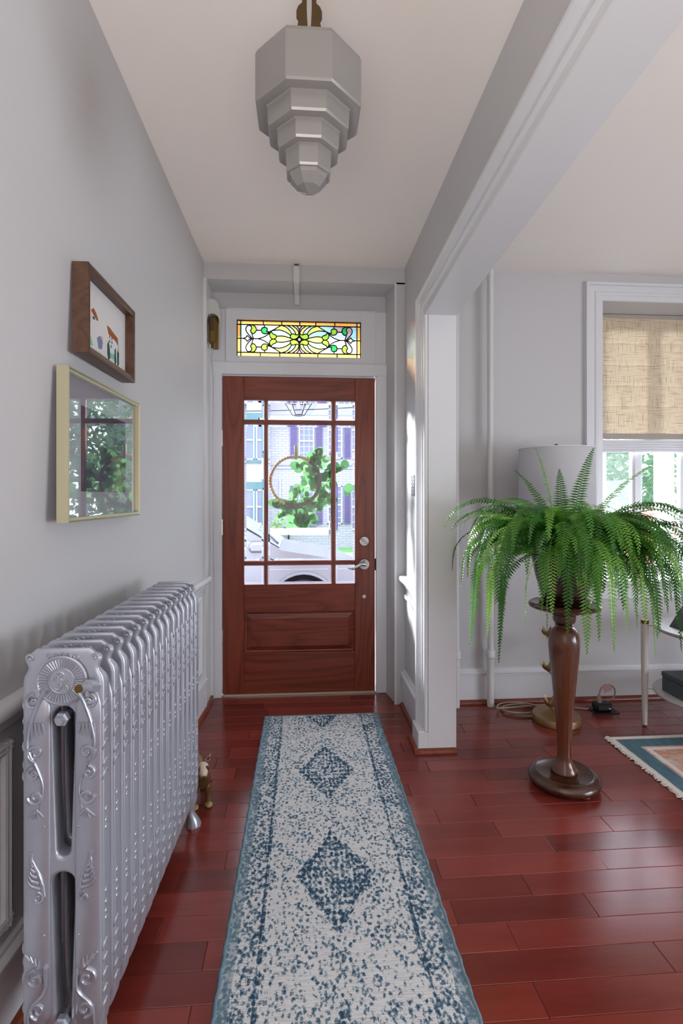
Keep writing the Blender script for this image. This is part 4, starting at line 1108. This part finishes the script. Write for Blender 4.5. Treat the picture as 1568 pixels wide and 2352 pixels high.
fe = thing('potted_fern', 'large bushy Boston fern in a dark plum pot on the stand', 'potted plant', (SX, SY, .812))
MB().lathe([(0, 0), (.078, 0), (.084, .005), (.100, .05), (.122, .12), (.136, .19), (.142, .215), (.146, .22), (.140, .225), (.132, .215), (.120, .20), (0, .20)], 40).build('pot', 'pot', fe, 40)
MB().lathe([(0, .198), (.128, .204), (.0, .206)], 24).build('soil', 'soil', fe, 60)
MB().lathe([(0, .0), (.1, .0), (.112, .012), (.108, .014), (.095, .006), (0, .006)], 32).build('saucer', 'pot', fe, 40)
rr = random.Random(21)
def frond(az, elev, L, droop, start, width, roll=0.0, wob=0.0):
    ds = .0128; nstep = int(L / ds); p = Vector(start); e = elev; a = az; mb = MB(); path = []
    for i in range(nstep + 1):
        d = Vector((math.cos(e) * math.cos(a), math.cos(e) * math.sin(a), math.sin(e)))
        path.append((p.copy(), d)); p = p + d * ds
        t = i / nstep
        e = max(-1.50, e - droop * ds * (0.35 + 1.5 * t)); a += wob * ds
    mb.tube([q[0] for q in path[::4]] + [path[-1][0]], [.0018 - .0012 * k / max(1, len(path[::4])) for k in range(len(path[::4]) + 1)], 4)
    for i, (q, d) in enumerate(path):
        t = i / nstep
        if t < .05: continue
        l = width * min(1, .25 + t * 3.2) * (1 - max(0, (t - .45) / .55) ** 1.6 * .86)
        side = d.cross(Vector((0, 0, 1)))
        if side.length < 1e-3: side = Vector((-math.sin(a), math.cos(a), 0))
        side.normalize()
        up = side.cross(d).normalized()
        side = (side * math.cos(roll) + up * math.sin(roll)).normalized(); up = side.cross(d).normalized()
        for s_ in (-1, 1):
            ll = l * rr.uniform(.88, 1.08)
            tip = (side * s_ + d * .32 + Vector((0, 0, -.22)) + up * rr.uniform(-.12, .12)).normalized()
            wv = d * .0047; b0 = q + d * (.003 * s_)
            mid = b0 + tip * ll * .42 + up * .0012
            mb.add([b0 - wv * .5, mid - wv * 1.0, b0 + tip * ll, mid + wv * .9, b0 + wv * .6], [(0, 1, 2, 3, 4)])
    return mb
def add_frond(*a, **k): frond(*a, **k).build('frond', 'fern', fe)
# the mass: arching outwards in all directions
NF = 190
for i in range(NF):
    az = 2 * math.pi * (i * .381966) + rr.uniform(-.2, .2)
    tier = i / NF
    el = rr.uniform(.70, 1.22) if tier < .65 else rr.uniform(1.0, 1.40)
    Lf = rr.uniform(.45, .66) if tier < .65 else rr.uniform(.38, .56)
    dr = rr.uniform(4.0, 5.9) / (Lf / .54)
    r0 = rr.uniform(.01, .10)
    if math.sin(az) > .6: Lf *= .85
    add_frond(az, el, Lf, dr, (r0 * math.cos(az), r0 * math.sin(az), .215), rr.uniform(.036, .050), rr.uniform(-.5, .5), rr.uniform(-.8, .8))
# long hanging fronds at the front and sides
for i in range(24):
    az = rr.uniform(-math.pi * 1.08, .08 * math.pi)
    add_frond(az, rr.uniform(.25, .9), rr.uniform(.48, .72), rr.uniform(5.0, 6.6), (.08 * math.cos(az), .08 * math.sin(az), .205), rr.uniform(.027, .038), rr.uniform(-1.2, 1.2), rr.uniform(-.6, .6))
for az, Lf in ((-2.75, .66), (-2.45, .74), (-2.1, .70), (-1.75, .76), (-1.35, .66), (-1.0, .78), (-.8, .70), (-.55, .80), (-.4, .72), (-.15, .76), (.1, .66), (-.68, .84)):
    add_frond(az, rr.uniform(.55, .85), Lf, rr.uniform(4.6, 5.4), (.08 * math.cos(az), .08 * math.sin(az), .205), rr.uniform(.030, .040), rr.uniform(-.9, .9), rr.uniform(-.4, .4))
# shorter ones filling the front of the crown
for i in range(64):
    az = -math.pi / 2 + rr.gauss(0, .95)
    add_frond(az, rr.uniform(.5, 1.25), rr.uniform(.34, .52), rr.uniform(5.2, 8.0), (.09 * math.cos(az), .09 * math.sin(az), .205), rr.uniform(.030, .042), rr.uniform(-.6, .6), rr.uniform(-.8, .8))
# the upright ones
for az, el, Lf, dr in ((2.6, 1.50, .44, .6), (0.5, 1.36, .46, .8), (0.15, 1.0, .60, 1.1), (2.2, 1.35, .40, 1.6), (3.0, .85, .52, 2.6), (0.0, .75, .62, 1.9), (1.2, 1.3, .38, 1.0), (-2.9, .8, .55, 2.4), (-.2, .55, .60, 2.2)):
    add_frond(az, el, Lf * 1.15, dr, (.03 * math.cos(az), .03 * math.sin(az), .215), .044, rr.uniform(-.3, .3), 0)

# ------------------------------------------------------------------ floor lamp behind the fern
LX, LY = 1.445, 2.90
lp = thing('floor_lamp', 'antique gold lotus floor lamp with white drum shade behind the fern', 'floor lamp', (LX, LY, 0))
MB().lathe([(0, 0), (.128, 0), (.131, .004), (.131, .034), (.127, .040), (.085, .040), (.078, .046), (.060, .058), (.035, .070), (.020, .078), (0, .080)], 48).build('base', 'antique', lp, 35)
MB().tube([(0, 0, .07), (0, 0, 1.53)], .009, 12).build('stem', 'antique', lp, 40)
def lotus(x, y, z, s, ang):
    b = MB().sphere((0, 0, .012), (.016, .016, .02), 12, 8)
    b.xform(lambda a, q, c_: (x + a * s, y + q * s, z + c_ * s)); bo = b.build('lotus_bud', 'antique', lp, 60)
    for k in range(7):
        a = 2 * math.pi * k / 7 + ang
        pts = []; prof = [(.004, .0, .004), (.018, .004, .012), (.032, .016, .012), (.044, .034, .007), (.050, .048, .001)]
        vs = []
        for (r, zz_, w) in prof:
            for sg in (-1, 1): vs.append((r * math.cos(a) - sg * w * math.sin(a), r * math.sin(a) + sg * w * math.cos(a), zz_))
        mb = MB().add([(x + p[0] * s, y + p[1] * s, z + p[2] * s) for p in vs], [(2 * i, 2 * i + 1, 2 * i + 3, 2 * i + 2) for i in range(4)])
        mb.build('petal', 'antique', bo, 60)
for (z, dx, dy) in ((.098, -.05, -.035), (.300, -.060, -.03), (.495, -.062, -.03), (.40, .05, .02), (.66, .05, -.02)):
    MB().tube(smoothpath([(0, 0, z - .06), (dx * .5, dy * .5, z - .035), (dx, dy, z)], 5), .0045, 8).build('branch', 'antique', lp, 50)
    lotus(dx, dy, z, 1.0, z * 9)
mb = MB(); vs = []; n = 48; prof = [(.208, 1.235), (.203, 1.563), (.200, 1.563), (.205, 1.235)]
for (r, z) in prof:
    for k in range(n): vs.append((r * math.cos(2 * math.pi * k / n), r * math.sin(2 * math.pi * k / n), z))
mb.add(vs, [(i * n + k, i * n + (k + 1) % n, ((i + 1) % 4) * n + (k + 1) % n, ((i + 1) % 4) * n + k) for i in range(4) for k in range(n)])
shd = mb.build('drum_shade', 'lampshade', lp, 40)
for z in (1.238, 1.560): MB().tube([(.206 * math.cos(a), .206 * math.sin(a), z) for a in [2 * math.pi * k / 40 for k in range(40)]], .0025, 6, True).build('shade_rim', 'fold', shd, 60)
for k in range(3): MB().tube([(0, 0, 1.545), (.202 * math.cos(2.1 * k), .202 * math.sin(2.1 * k), 1.555)], .002, 6).build('spider_arm', 'antique', shd)
MB().lathe([(0, 1.545), (.006, 1.545), (.006, 1.560), (.012, 1.565), (.014, 1.575), (.010, 1.586), (0, 1.590)], 16).build('finial', 'antique', lp, 50)

# ------------------------------------------------------------------ round side table and what stands on it
TX, TY = 2.225, 2.625
tb = thing('side_table', 'white two-tier round side table with brass tipped legs', 'table', (TX, TY, 0))
def disc(R, z0, z1): return MB().lathe([(0, z0), (R - .010, z0), (R - .003, z0 + .006), (R, z1 - .006), (R - .003, z1 - .001), (R - .006, z1), (0, z1)], 64)
disc(.325, .558, .578).build('table_top', 'greywood', tb, 35)
disc(.325, .205, .223).build('shelf', 'greywood', tb, 35)
for a in (2.63, 2.63 + 2.094, 2.63 + 4.188):
    cx_, cy_ = .362 * math.cos(a), .362 * math.sin(a)
    zt = .0105 if cy_ + TY < 2.66 and cx_ + TX > 1.62 else 0.0
    lg = MB().lathe([(.0125, .008 + zt), (.0185, .30), (.0200, .50), (.0200, .578)], 24, cx_, cy_).build('leg', 'white', tb, 40)
    MB().lathe([(.0205, .575), (.0205, .592), (.0185, .5945), (0, .5945)], 24, cx_, cy_).build('brass_cap', 'brass', lg, 40)
    MB().lathe([(.0105, zt), (.0125, .010 + zt)], 20, cx_, cy_).build('brass_tip', 'brass', lg, 40)
    for z in (.214, .568): MB().tube([(.30 * math.cos(a), .30 * math.sin(a), z), (cx_, cy_, z)], .006, 8).build('bracket', 'white', lg)
sp = thing('tablet_stand', 'slanted black tablet stand on the side table', 'tablet stand', (1.985, 2.66, .578))
MB().prism([(0.0, 0), (.045, 0), (.105, .095), (.075, .112)], 'y', -.05, .05).build('body', 'black', sp)
MB().tube(smoothpath([(.04, -.03, .004), (.07, -.06, .004), (.10, -.05, .004)], 4), .002, 6).build('cable', 'black', sp)
pf = thing('photo_frame', 'small gold edged photo frame leaning back on the side table', 'photo frame', (1.995, 2.545, .578), -0.5)
tilt = Matrix.Rotation(-0.25, 4, 'X')
def rot(mb): return mb.xform(lambda x, y, z: tuple(tilt @ Vector((x, y, z))))
for (a, b, c_, d_) in ((0, .012, 0, .20), (.138, .15, 0, .20), (.012, .138, 0, .012), (.012, .138, .188, .20)):
    rot(MB().cbox(a, b, 0, .014, c_, d_, .002)).build('frame_bar', 'gold', pf)
g = G('small_photo'); co = g.coord(); g.base(g.ramp(g.noise(co, 14, 3), [(0.3, (88, 70, 60)), (0.5, (150, 140, 140)), (0.7, (190, 180, 176))]), 0.3)
rot(MB().box(.010, .140, .006, .010, .010, .190)).build('photo', g.m, pf)
rot(MB().cbox(.004, .146, .012, .016, .004, .196, .001)).build('backing', 'black', pf)
bx = thing('storage_box', 'slate grey lidded box on the lower table shelf', 'box', (1.965, 2.56, .223))
MB().cbox(0, .26, 0, .18, 0, .075, .003).build('body', 'slate', bx)
MB().cbox(-.003, .263, -.003, .183, .077, .105, .004).build('lid', 'slate', bx)

# ------------------------------------------------------------------ extension adapter, plug and cord on the floor
ad = thing('power_adapter', 'black power block with tan plug on the floor by the wall', 'power adapter', (1.79, 3.02, 0))
MB().cbox(-.075, .075, -.06, .05, 0, .006, .002).build('base_plate', 'iron', ad)
MB().cbox(-.050, .050, -.035, .035, .006, .052, .010).build('block', 'black', ad, 30)
MB().cbox(.020, .034, -.0365, -.034, .020, .026, .001).build('mark', 'paper', ad)
mb = MB().lathe([(.014, .052), (.016, .062), (.012, .078), (.009, .084), (.010, .092), (.006, .100)], 14, -.022, -.005); mb.build('plug', 'cord', ad, 40)
MB().tube(smoothpath([(-.022, -.005, .10), (-.012, -.005, .130), (.012, -.002, .150), (.050, 0, .150), (.085, .01, .120), (.085, .02, .070), (.050, .03, .045)], 6), .0045, 8).build('short_cord', 'cord', ad, 60)
mb = MB().box(.0, .052, -.008, -.007, .106, .150); mb.xform(lambda x, y, z: (x * .92 + (z - .128) * -.35, y - .004, .128 + (z - .128) * .92 + x * .35)); mb.build('tag', plain('pink_tag', (206, 168, 172), 0.8), ad)
cd = thing('lamp_cord', 'coiled taupe lamp cord on the floor behind the plant stand', 'cord', (1.30, 3.05, 0))
pts = []
for i in range(58):
    a = i * .37; r = .115 + .012 * math.sin(i * .5); pts.append((r * 1.05 * math.cos(a) - .01 * math.sin(i * .2), r * .62 * math.sin(a), .006 + .00045 * i))
pts = [(.115, -.13, .02)] + pts[:44] + [(.16, .05, .012), (.26, .04, .006), (.38, -.01, .006), (.412, -.02, .012)]
MB().tube(smoothpath(pts, 4), .0045, 7).build('cable', 'cord', cd, 60)

# ------------------------------------------------------------------ dog figurine behind the radiator
fg = thing('dog_figurine', 'painted brown standing dog figurine with dark eye patches by the radiator', 'figurine', (-0.442, 2.262, 0), math.radians(18))
g = G('figurine_glaze'); co = g.coord(); X, Y, Z = g.sep(co)
nz = g.noise(co, 22, 3)
c0 = g.mix(nz, (104, 72, 34), (70, 44, 24))
fz = g.math('ADD', g.math('MULTIPLY', Z, 1.0), g.math('MULTIPLY', nz, .03))
c1 = g.ramp(g.math('MULTIPLY', fz, 4.0), [(0.06, (170, 150, 96)), (0.16, (96, 66, 30)), (0.55, (84, 52, 26)), (0.70, (150, 120, 70)), (0.95, (206, 190, 168))])
g.base(g.mix(0.45, c1, c0), 0.3); M['dogglaze'] = g.m
M['dogface'] = plain('figurine_cream_face', (206, 182, 164), 0.35)
M['dogdark'] = plain('figurine_dark_marking', (44, 40, 42), 0.3)
# faces the camera: -y is forward
V_ = [(0, .045, .115), (0, .0, .118), (0, -.05, .122), (0, .085, .120), (0, -.075, .150), (0, -.085, .172),
      (-.026, -.055, .085), (-.028, -.058, .045), (-.028, -.062, .012), (.026, -.055, .085), (.028, -.058, .045), (.028, -.062, .012),
      (-.026, .085, .085), (-.028, .095, .045), (-.028, .088, .012), (.026, .085, .085), (.028, .095, .045), (.028, .088, .012),
      (0, .12, .15), (0, .135, .175)]
E_ = [(0, 1), (1, 2), (0, 3), (2, 4), (4, 5), (2, 6), (6, 7), (7, 8), (2, 9), (9, 10), (10, 11), (3, 12), (12, 13), (13, 14), (3, 15), (15, 16), (16, 17), (3, 18), (18, 19)]
R_ = [.036, .037, .040, .036, .027, .024, .017, .0125, .0145, .017, .0125, .0145, .018, .0125, .0145, .018, .0125, .0145, .009, .006]
skin('body', V_, E_, R_, 'dogglaze', fg, 2)
hd = skin('head', [(0, -.083, .182), (0, -.108, .180), (0, -.128, .170), (0, -.142, .163)], [(0, 1), (1, 2), (2, 3)], [.030, .027, .018, .013], 'dogface', fg, 2)
MB().sphere((0, -.155, .168), (.008, .006, .006), 10, 8).build('nose', 'dogdark', hd, 60)
for s_ in (-1, 1):
    MB().sphere((s_ * .016, -.121, .186), (.008, .006, .010), 10, 8).build('eye_patch', 'dogdark', hd, 60)
    MB().add([(s_ * .010, -.090, .205), (s_ * .030, -.085, .198), (s_ * .034, -.096, .232), (s_ * .018, -.080, .200)], [(0, 1, 2), (1, 3, 2), (3, 0, 2), (0, 3, 1)]).build('ear', 'dogface', hd)
    MB().add([(s_ * .0145, -.0935, .207), (s_ * .027, -.0905, .203), (s_ * .0315, -.098, .225)], [(0, 1, 2)]).build('ear_marking', 'dogdark', hd)
for (x, y) in ((-.028, -.066), (.028, -.066), (-.028, .084), (.028, .084)):
    MB().sphere((x, y - .006, .0105), (.0165, .021, .0105), 12, 8).build('paw', plain('paw_glaze', (150, 130, 84), 0.35), fg, 60)

# ------------------------------------------------------------------ wreath on the outside of the door glass
WRX, WRY, WRZ, WRR = -0.055, 3.475, 1.388, 0.163
wr = thing('wreath', 'round bead and twine wreath with eucalyptus leaves outside the door glass', 'wreath', (WRX, WRY, WRZ))
MB().tube([(WRR * math.cos(a), 0, WRR * math.sin(a)) for a in [2 * math.pi * k / 60 for k in range(60)]], .004, 6, True).build('hoop', 'twine', wr, 60)
bead_me = MB().sphere((0, 0, 0), (.0118, .0118, .0118), 12, 8).mesh('bead', 'bead', 60)
a = 58.0
while a < 246: link('bead', bead_me, wr, (WRR * math.cos(math.radians(a)), 0, WRR * math.sin(math.radians(a)))); a += 7.1
tw_pts = [(WRR * math.cos(math.radians(t)), 0, WRR * math.sin(math.radians(t))) for t in range(-113, 57, 4)]
MB().tube(tw_pts, [.0125 + .0022 * ((i * 7) % 3 - 1) for i in range(len(tw_pts))], 8).build('twine_wrap', 'twine', wr, 70)
MB().cbox(-.012 + .005, .012 + .005, -.016, .0, WRR - .02, WRR + .075, .006).build('hanger', 'felt', wr, 40)
rw = random.Random(5)
def leafdisc(r):
    mb = MB(); n = 12; vs = [(0, 0, 0)] + [(r * (1 + .06 * math.cos(2 * math.pi * k / n)) * math.cos(2 * math.pi * k / n), .12 * r * math.cos(4 * math.pi * k / n), r * math.sin(2 * math.pi * k / n)) for k in range(n)]
    return mb.add(vs, [(0, 1 + k, 1 + (k + 1) % n) for k in range(n)]).mesh('leaf', 'euca', 60)
discs = [leafdisc(r) for r in (.019, .026, .032, .037)]
def leaf(x, z, r=None, y=None):
    o = link('leaf', discs[r if r is not None else rw.randrange(4)], wr, (x, (y if y is not None else rw.uniform(.012, .05)), z))
    o.rotation_euler = (rw.uniform(-.5, .5), rw.uniform(-3, 3), rw.uniform(-.7, .7))
for i in range(100):
    t = rw.uniform(-112, 40); d = abs(rw.gauss(0, .066)) * (1 if rw.random() < .55 else -1)
    R_ = WRR + .012 + d + (.02 if -60 < t < 20 else 0)
    leaf(R_ * math.cos(math.radians(t)), R_ * math.sin(math.radians(t)))
def sprig(x0, z0, x1, z1, n, r):
    P = smoothpath([(x0, .03, z0), ((x0 + x1) / 2 + .012, .035, (z0 + z1) / 2), (x1, .03, z1)], n)
    MB().tube(P, .0013, 5).build('stem', 'euca', wr)
    for i, p in enumerate(P[2:]):
        for s_ in (-1, 1): leaf(p.x + s_ * .017 * (1 - i / len(P) * .5), p.z + .004 * s_, r if i < len(P) * .6 else 0, .03)
sprig(.10, .10, .155, .21, 4, 1); sprig(.15, .03, .30, .085, 4, 0); sprig(-.02, -.17, -.15, -.14, 4, 2); sprig(-.04, -.18, -.11, -.235, 3, 0); sprig(.02, -.19, .05, -.29, 3, 2)
for (x, z) in ((.03, .125), (.055, .10), (-.005, .105), (.075, .14), (.02, .085), (.10, .165), (.125, .145)): leaf(x, z, 2)

# ------------------------------------------------------------------ porch and street
struct('porch_floor', MB().box(-2.5, 4.0, 3.56, 5.3, -0.32, -0.12), 'walk', 'pale porch floor outside the front door', cat='porch')
struct('porch_ceiling', MB().box(-0.75, 0.75, 3.56, 4.75, 2.72, 2.82), 'porch', 'white porch ceiling outside the front door', cat='porch')
lt = thing('porch_lantern', 'hanging glass and black metal porch lantern outside the door', 'lantern', (-0.045, 4.55, 1.99))
mb = MB(); R0, R1, R2 = .050, .125, .115
def hexr(r, z): return [(r * math.cos(math.pi / 3 * k), r * math.sin(math.pi / 3 * k), z) for k in range(6)]
rings = [hexr(.050, 0), hexr(.120, .11), hexr(.100, .14), hexr(.03, .22)]
for a, b in zip(rings, rings[1:]):
    for k in range(6): mb.tube([a[k], b[k]], .004, 6)
for r in rings:
    for k in range(6): mb.tube([r[k], r[(k + 1) % 6]], .004, 6)
mb.build('cage', 'iron', lt)
for k in range(6):
    a, b = rings[0], rings[1]; MB().add([a[k], a[(k + 1) % 6], b[(k + 1) % 6], b[k]], [(0, 1, 2, 3)]).build('glass_panel', 'glass', lt)
MB().tube([(0, 0, .22), (0, 0, .73)], .004, 6).build('chain', 'iron', lt)
MB().lathe([(.012, .06), (.016, .10), (.012, .14), (.0, .16)], 12).build('bulb', 'white', lt, 50)
for (x, y) in ((3.02, 5.2), (3.75, 5.2)):
    lb = {3.02: 'white porch post seen through the left window sash', 3.75: 'white porch post seen at the right window sash'}[x]
    pc = thing('porch_post', lb, 'post', (x, y, -.12))
    MB().cbox(-.07, .07, -.07, .07, .12, 2.72, .01).build('shaft', 'porch', pc); MB().cbox(-.10, .10, -.10, .10, 0, .12, .01).build('base', 'porch', pc); MB().cbox(-.10, .10, -.10, .10, 2.72, 2.84, .01).build('capital', 'porch', pc)
# ground falls away gently to the street and the houses opposite
def zg(y): return -0.38 if y < 9 else -0.38 - (y - 9) / 13.0 * 0.52
def strip(y0, y1, x0=-40, x1=40, dz=0.0, n=6):
    mb = MB(); vs = []
    for i in range(n + 1):
        y = y0 + (y1 - y0) * i / n; vs += [(x0, y, zg(y) + dz), (x1, y, zg(y) + dz)]
    return mb.add(vs, [(2 * i, 2 * i + 1, 2 * i + 3, 2 * i + 2) for i in range(n)])
struct('street', strip(5.3, 15.0, dz=-.02), 'asphalt', 'pale grey street surface outside the house', cat='street')
struct('verge', strip(15.0, 16.2), 'grass', 'green grass verge along the far kerb', cat='grass')
struct('sidewalk', strip(16.2, 19.0), 'walk', 'white concrete sidewalk across the street', cat='sidewalk')
struct('lawn', strip(19.0, 40.0), 'grass', 'green lawn strip in front of the white brick house', cat='grass')

def facade_window(parent, x0, x1, z0, z1, y, cols, rows, trim='porch'):
    f = MB(); w = .05
    f.box(x0, x0 + w, y - .08, y, z0, z1); f.box(x1 - w, x1, y - .08, y, z0, z1); f.box(x0, x1, y - .08, y, z0, z0 + w); f.box(x0, x1, y - .08, y, z1 - w, z1)
    f.box(x0, x1, y - .09, y, (z0 + z1) / 2 - .03, (z0 + z1) / 2 + .03)
    fo = f.build('window_frame', trim, parent)
    MB().box(x0 + w, x1 - w, y - .03, y - .01, z0 + w, z1 - w).build('window_pane', 'wpane', fo)
    m = MB()
    for i in range(1, cols): x = x0 + (x1 - x0) * i / cols; m.box(x - .011, x + .011, y - .05, y - .02, z0, z1)
    for i in range(1, rows): z = z0 + (z1 - z0) * i / rows; m.box(x0, x1, y - .05, y - .02, z - .011, z + .011)
    m.build('muntin_grid', trim, fo)
def shutter(parent, x0, x1, z0, z1, y):
    s_ = MB().box(x0, x1, y - .06, y - .035, z0, z1).build('shutter', 'shutter', parent)
    n = int((z1 - z0) / .06)
    for k in range(n):
        z = z0 + .05 + (z1 - z0 - .1) * k / n; MB().add([(x0 + .03, y - .062, z), (x1 - .03, y - .062, z), (x1 - .03, y - .085, z + .035), (x0 + .03, y - .085, z + .035)], [(0, 1, 2, 3)]).build('slat', 'shutter', s_)
hs = thing('brick_house', 'white painted brick house with purple shutters across the street', 'house', (0, 22.0, 0))
MB().box(-1.45, 7.5, 0, 6, -1.2, 4.55).build('wall', 'brick', hs)
MB().box(-1.5, 7.6, -.35, 0, 4.42, 4.62).build('gutter', 'porch', hs)
MB().prism([(-.4, 4.62), (6.4, 4.62), (3.0, 7.6)], 'x', -1.5, 7.6).build('roof', 'eave', hs)
for (zA, zB) in ((2.86, 4.32), (0.10, 1.72)):
    facade_window(hs, -.20, .44, zA, zB, 0, 3, 6)
    shutter(hs, -.56, -.26, zA, zB, 0); shutter(hs, .50, .80, zA, zB, 0)
    facade_window(hs, 1.0, 1.62, zA, zB, 0, 3, 6); shutter(hs, 1.7, 1.98, zA, zB, 0)
    facade_window(hs, 4.0, 4.7, zA, zB, 0, 3, 6)
    MB().box(-.30, .54, -.12, 0, zA - .09, zA).build('sill', 'eave', hs)
MB().box(-.02, .34, -.30, 0, .16, .42).build('air_conditioner', 'ac', hs)
MB().tube([(-.98, -.06, -1.0), (-.98, -.06, 2.0)], .03, 8).build('conduit', 'porch', hs)
MB().tube([(-1.25, -.1, -.05), (-.62, -.1, -.05), (-.62, -.1, -.86)], .04, 8).build('gas_pipe', 'iron', hs)
MB().cbox(-1.12, -.86, -.22, 0, -.35, .0, .03).build('gas_meter', 'ac', hs)
for z in (2.4, 2.55): MB().box(-1.45, 7.5, -.02, 0, z, z + .03).build('string_course', 'eave', hs)
h2 = thing('teal_house', 'white house with teal window trim at the left across the street', 'house', (0, 21.4, 0))
MB().box(-9, -1.55, 0, 6, -1.2, 6.5).build('wall', 'siding', h2)
for (zA, zB) in ((2.75, 4.35), (0.15, 1.55)):
    for (a, b) in ((-2.55, -1.98), (-1.92, -1.62), (-3.4, -2.8)): facade_window(h2, a, b, zA, zB, 0, 1, 2)
    MB().box(-3.6, -1.55, -.10, 0, zB, zB + .30).build('cornice', 'teal', h2); MB().box(-3.6, -1.55, -.10, 0, zA - .12, zA).build('sill', 'teal', h2)
    MB().box(-1.98, -1.92, -.10, 0, zA, zB).build('corner_board', 'teal', h2)

# parked cars
def make_car(loc, label, flip=1):
    c = thing('parked_car', label, 'car', loc)
    top = [(-2.2, .42), (-2.25, .75), (-2.1, 1.02), (-1.5, 1.08), (-.95, 1.42), (-.2, 1.50), (.45, 1.44), (1.18, 1.02), (1.9, .90), (2.2, .74), (2.28, .55), (2.22, .36)]
    def arch(cx): return [(cx + .40 * math.cos(t), .32 + .40 * math.sin(t)) for t in [math.pi * k / 12 for k in range(13)]]
    bot = [(2.2, .28)] + [(1.45 + .40, .26)] + arch(1.45) + [(1.45 - .40, .26), (-1.35 + .40, .26)] + arch(-1.35) + [(-1.35 - .40, .26), (-2.15, .30)]
    poly = [(flip * x, z) for x, z in (top + bot)]
    MB().prism(poly, 'y', -.85, .85).build('body', 'carpaint', c, 25)
    for y in (-.862, .862):
        MB().prism([(flip * x, z) for x, z in ((-.85, 1.06), (-.70, 1.36), (-.15, 1.42), (.42, 1.36), (.92, 1.06))], 'y', y - .006, y + .006).build('side_window', 'carglass', c)
        for cx in (1.45, -1.35):
            w = MB().lathe([(.19, -.10), (.31, -.10), (.325, -.07), (.325, .07), (.31, .10), (.19, .10)], 28).xform(lambda a, b, d: (flip * cx + a, y * .9 + d, .325 + b)).build('tyre', 'tyre', c, 40)
            MB().lathe([(0, -.08), (.19, -.10), (.19, .10), (0, .08)], 20).xform(lambda a, b, d: (flip * cx + a, y * .9 + d, .325 + b)).build('rim', 'chrome', w, 40)
        MB().tube([(flip * (1.45 + .42 * math.cos(t)), y, .32 + .42 * math.sin(t)) for t in [math.pi * k / 14 for k in range(15)]], .02, 6).build('wheel_arch', 'carpaint', c, 60)
        MB().cbox(flip * .88 - .09, flip * .88 + .09, y - (.10 if y < 0 else 0), y + (.10 if y > 0 else 0), 1.0, 1.13, .03).build('side_mirror', 'carpaint', c, 40)
    MB().add([(flip * .50, -.72, 1.44), (flip * .50, .72, 1.44), (flip * 1.15, .76, 1.05), (flip * 1.15, -.76, 1.05)], [(0, 1, 2, 3)]).build('windscreen', 'carglass', c)
    MB().tube([(flip * 1.12, -.5, 1.08), (flip * .85, .1, 1.26)], .012, 6).build('wiper', 'iron', c)
    for y in (-.62, .62): MB().cbox(flip * 2.2 - .08, flip * 2.2 + .08, y - .18, y + .18, .62, .76, .03).build('headlight', 'glass', c)
    MB().cbox(flip * -2.22 - .05, flip * -2.22 + .05, -.8, .8, .72, .86, .02).build('tail_light', 'red', c)
make_car((-1.45, 7.3, -.40), 'silver car parked right outside the front door')

# trees and shrubs in the street
def tree(name, label, x, y, z, h, rx, rz, nleaf, mat, size, seed, cat='tree', group=None):
    r = random.Random(seed); t = thing(name, label, cat, (x, y, z), group=group)
    MB().tube([(0, 0, 0), (.05, 0, h * .4), (-.03, .05, h * .8)], [.05 + .03 * h * .4, .04 + .02 * h * .4, .03], 8).build('trunk', 'bark', t, 60)
    mb = MB()
    for i in range(nleaf):
        while True:
            p = Vector((r.uniform(-1, 1), r.uniform(-1, 1), r.uniform(-1, 1)))
            if .35 < p.length < 1: break
        lump = 1 + .18 * math.sin(p.x * 7 + seed) * math.cos(p.z * 6 + p.y * 5)
        p = Vector((p.x * rx, p.y * rx, p.z * rz)) * lump + Vector((0, 0, h))
        a = Vector((r.uniform(-1, 1), r.uniform(-1, 1), r.uniform(-.5, 1))).normalized(); b = a.orthogonal().normalized(); s_ = size * r.uniform(.6, 1.3)
        mb.add([p - a * s_, p + b * s_ * .55, p + a * s_, p - b * s_ * .55], [(0, 1, 2, 3)])
    o = mb.build('foliage', mat, t); o['kind'] = 'stuff'
GT = 'trees beyond the living room window'
tree('tree', 'tall loose green tree behind the left window sash', 6.9, 11.8, -.5, 3.2, 1.8, 2.6, 2600, 'foliage', .10, 1, group=GT)
tree('tree', 'wide green tree behind the right window sash', 10.6, 14.9, -.6, 3.4, 1.9, 3.0, 3000, 'foliage', .12, 2, group=GT)
tree('tree', 'dense green tree standing farthest from the window', 8.0, 18.8, -.7, 4.0, 2.6, 3.6, 2600, 'foliage', .16, 3, group=GT)
tree('tree', 'green tree right of the opposite brick house', 4.2, 13.8, -.6, 3.8, 1.5, 2.4, 2200, 'foliage', .11, 4, group=GT)
tree('flowering_shrub', 'pink flowering shrub in front of the trees by the window', 6.0, 8.6, -.4, .95, .5, .55, 700, 'flower', .06, 6, 'shrub')
tree('leafy_shrub', 'small green shrub at the left of the brick house wall', -1.08, 21.2, -.9, .75, .27, .55, 260, 'foliage', .08, 8, 'shrub')
for (za, zb, ya, yb, lb) in ((4.05, 3.75, 12, 14, 'lower overhead wire crossing the street'), (4.9, 5.5, 13, 16, 'upper overhead wire crossing the street')):
    wv = thing('overhead_wire', lb, 'wire', (0, 0, 0), group='overhead wires'); 
    MB().tube([(-14 + 16.4 * i / 24, ya + (yb - ya) * i / 24, za + (zb - za) * i / 24 - .5 * (1 - ((i - 12) / 12) ** 2)) for i in range(25)], .012, 5).build('cable', 'iron', wv)
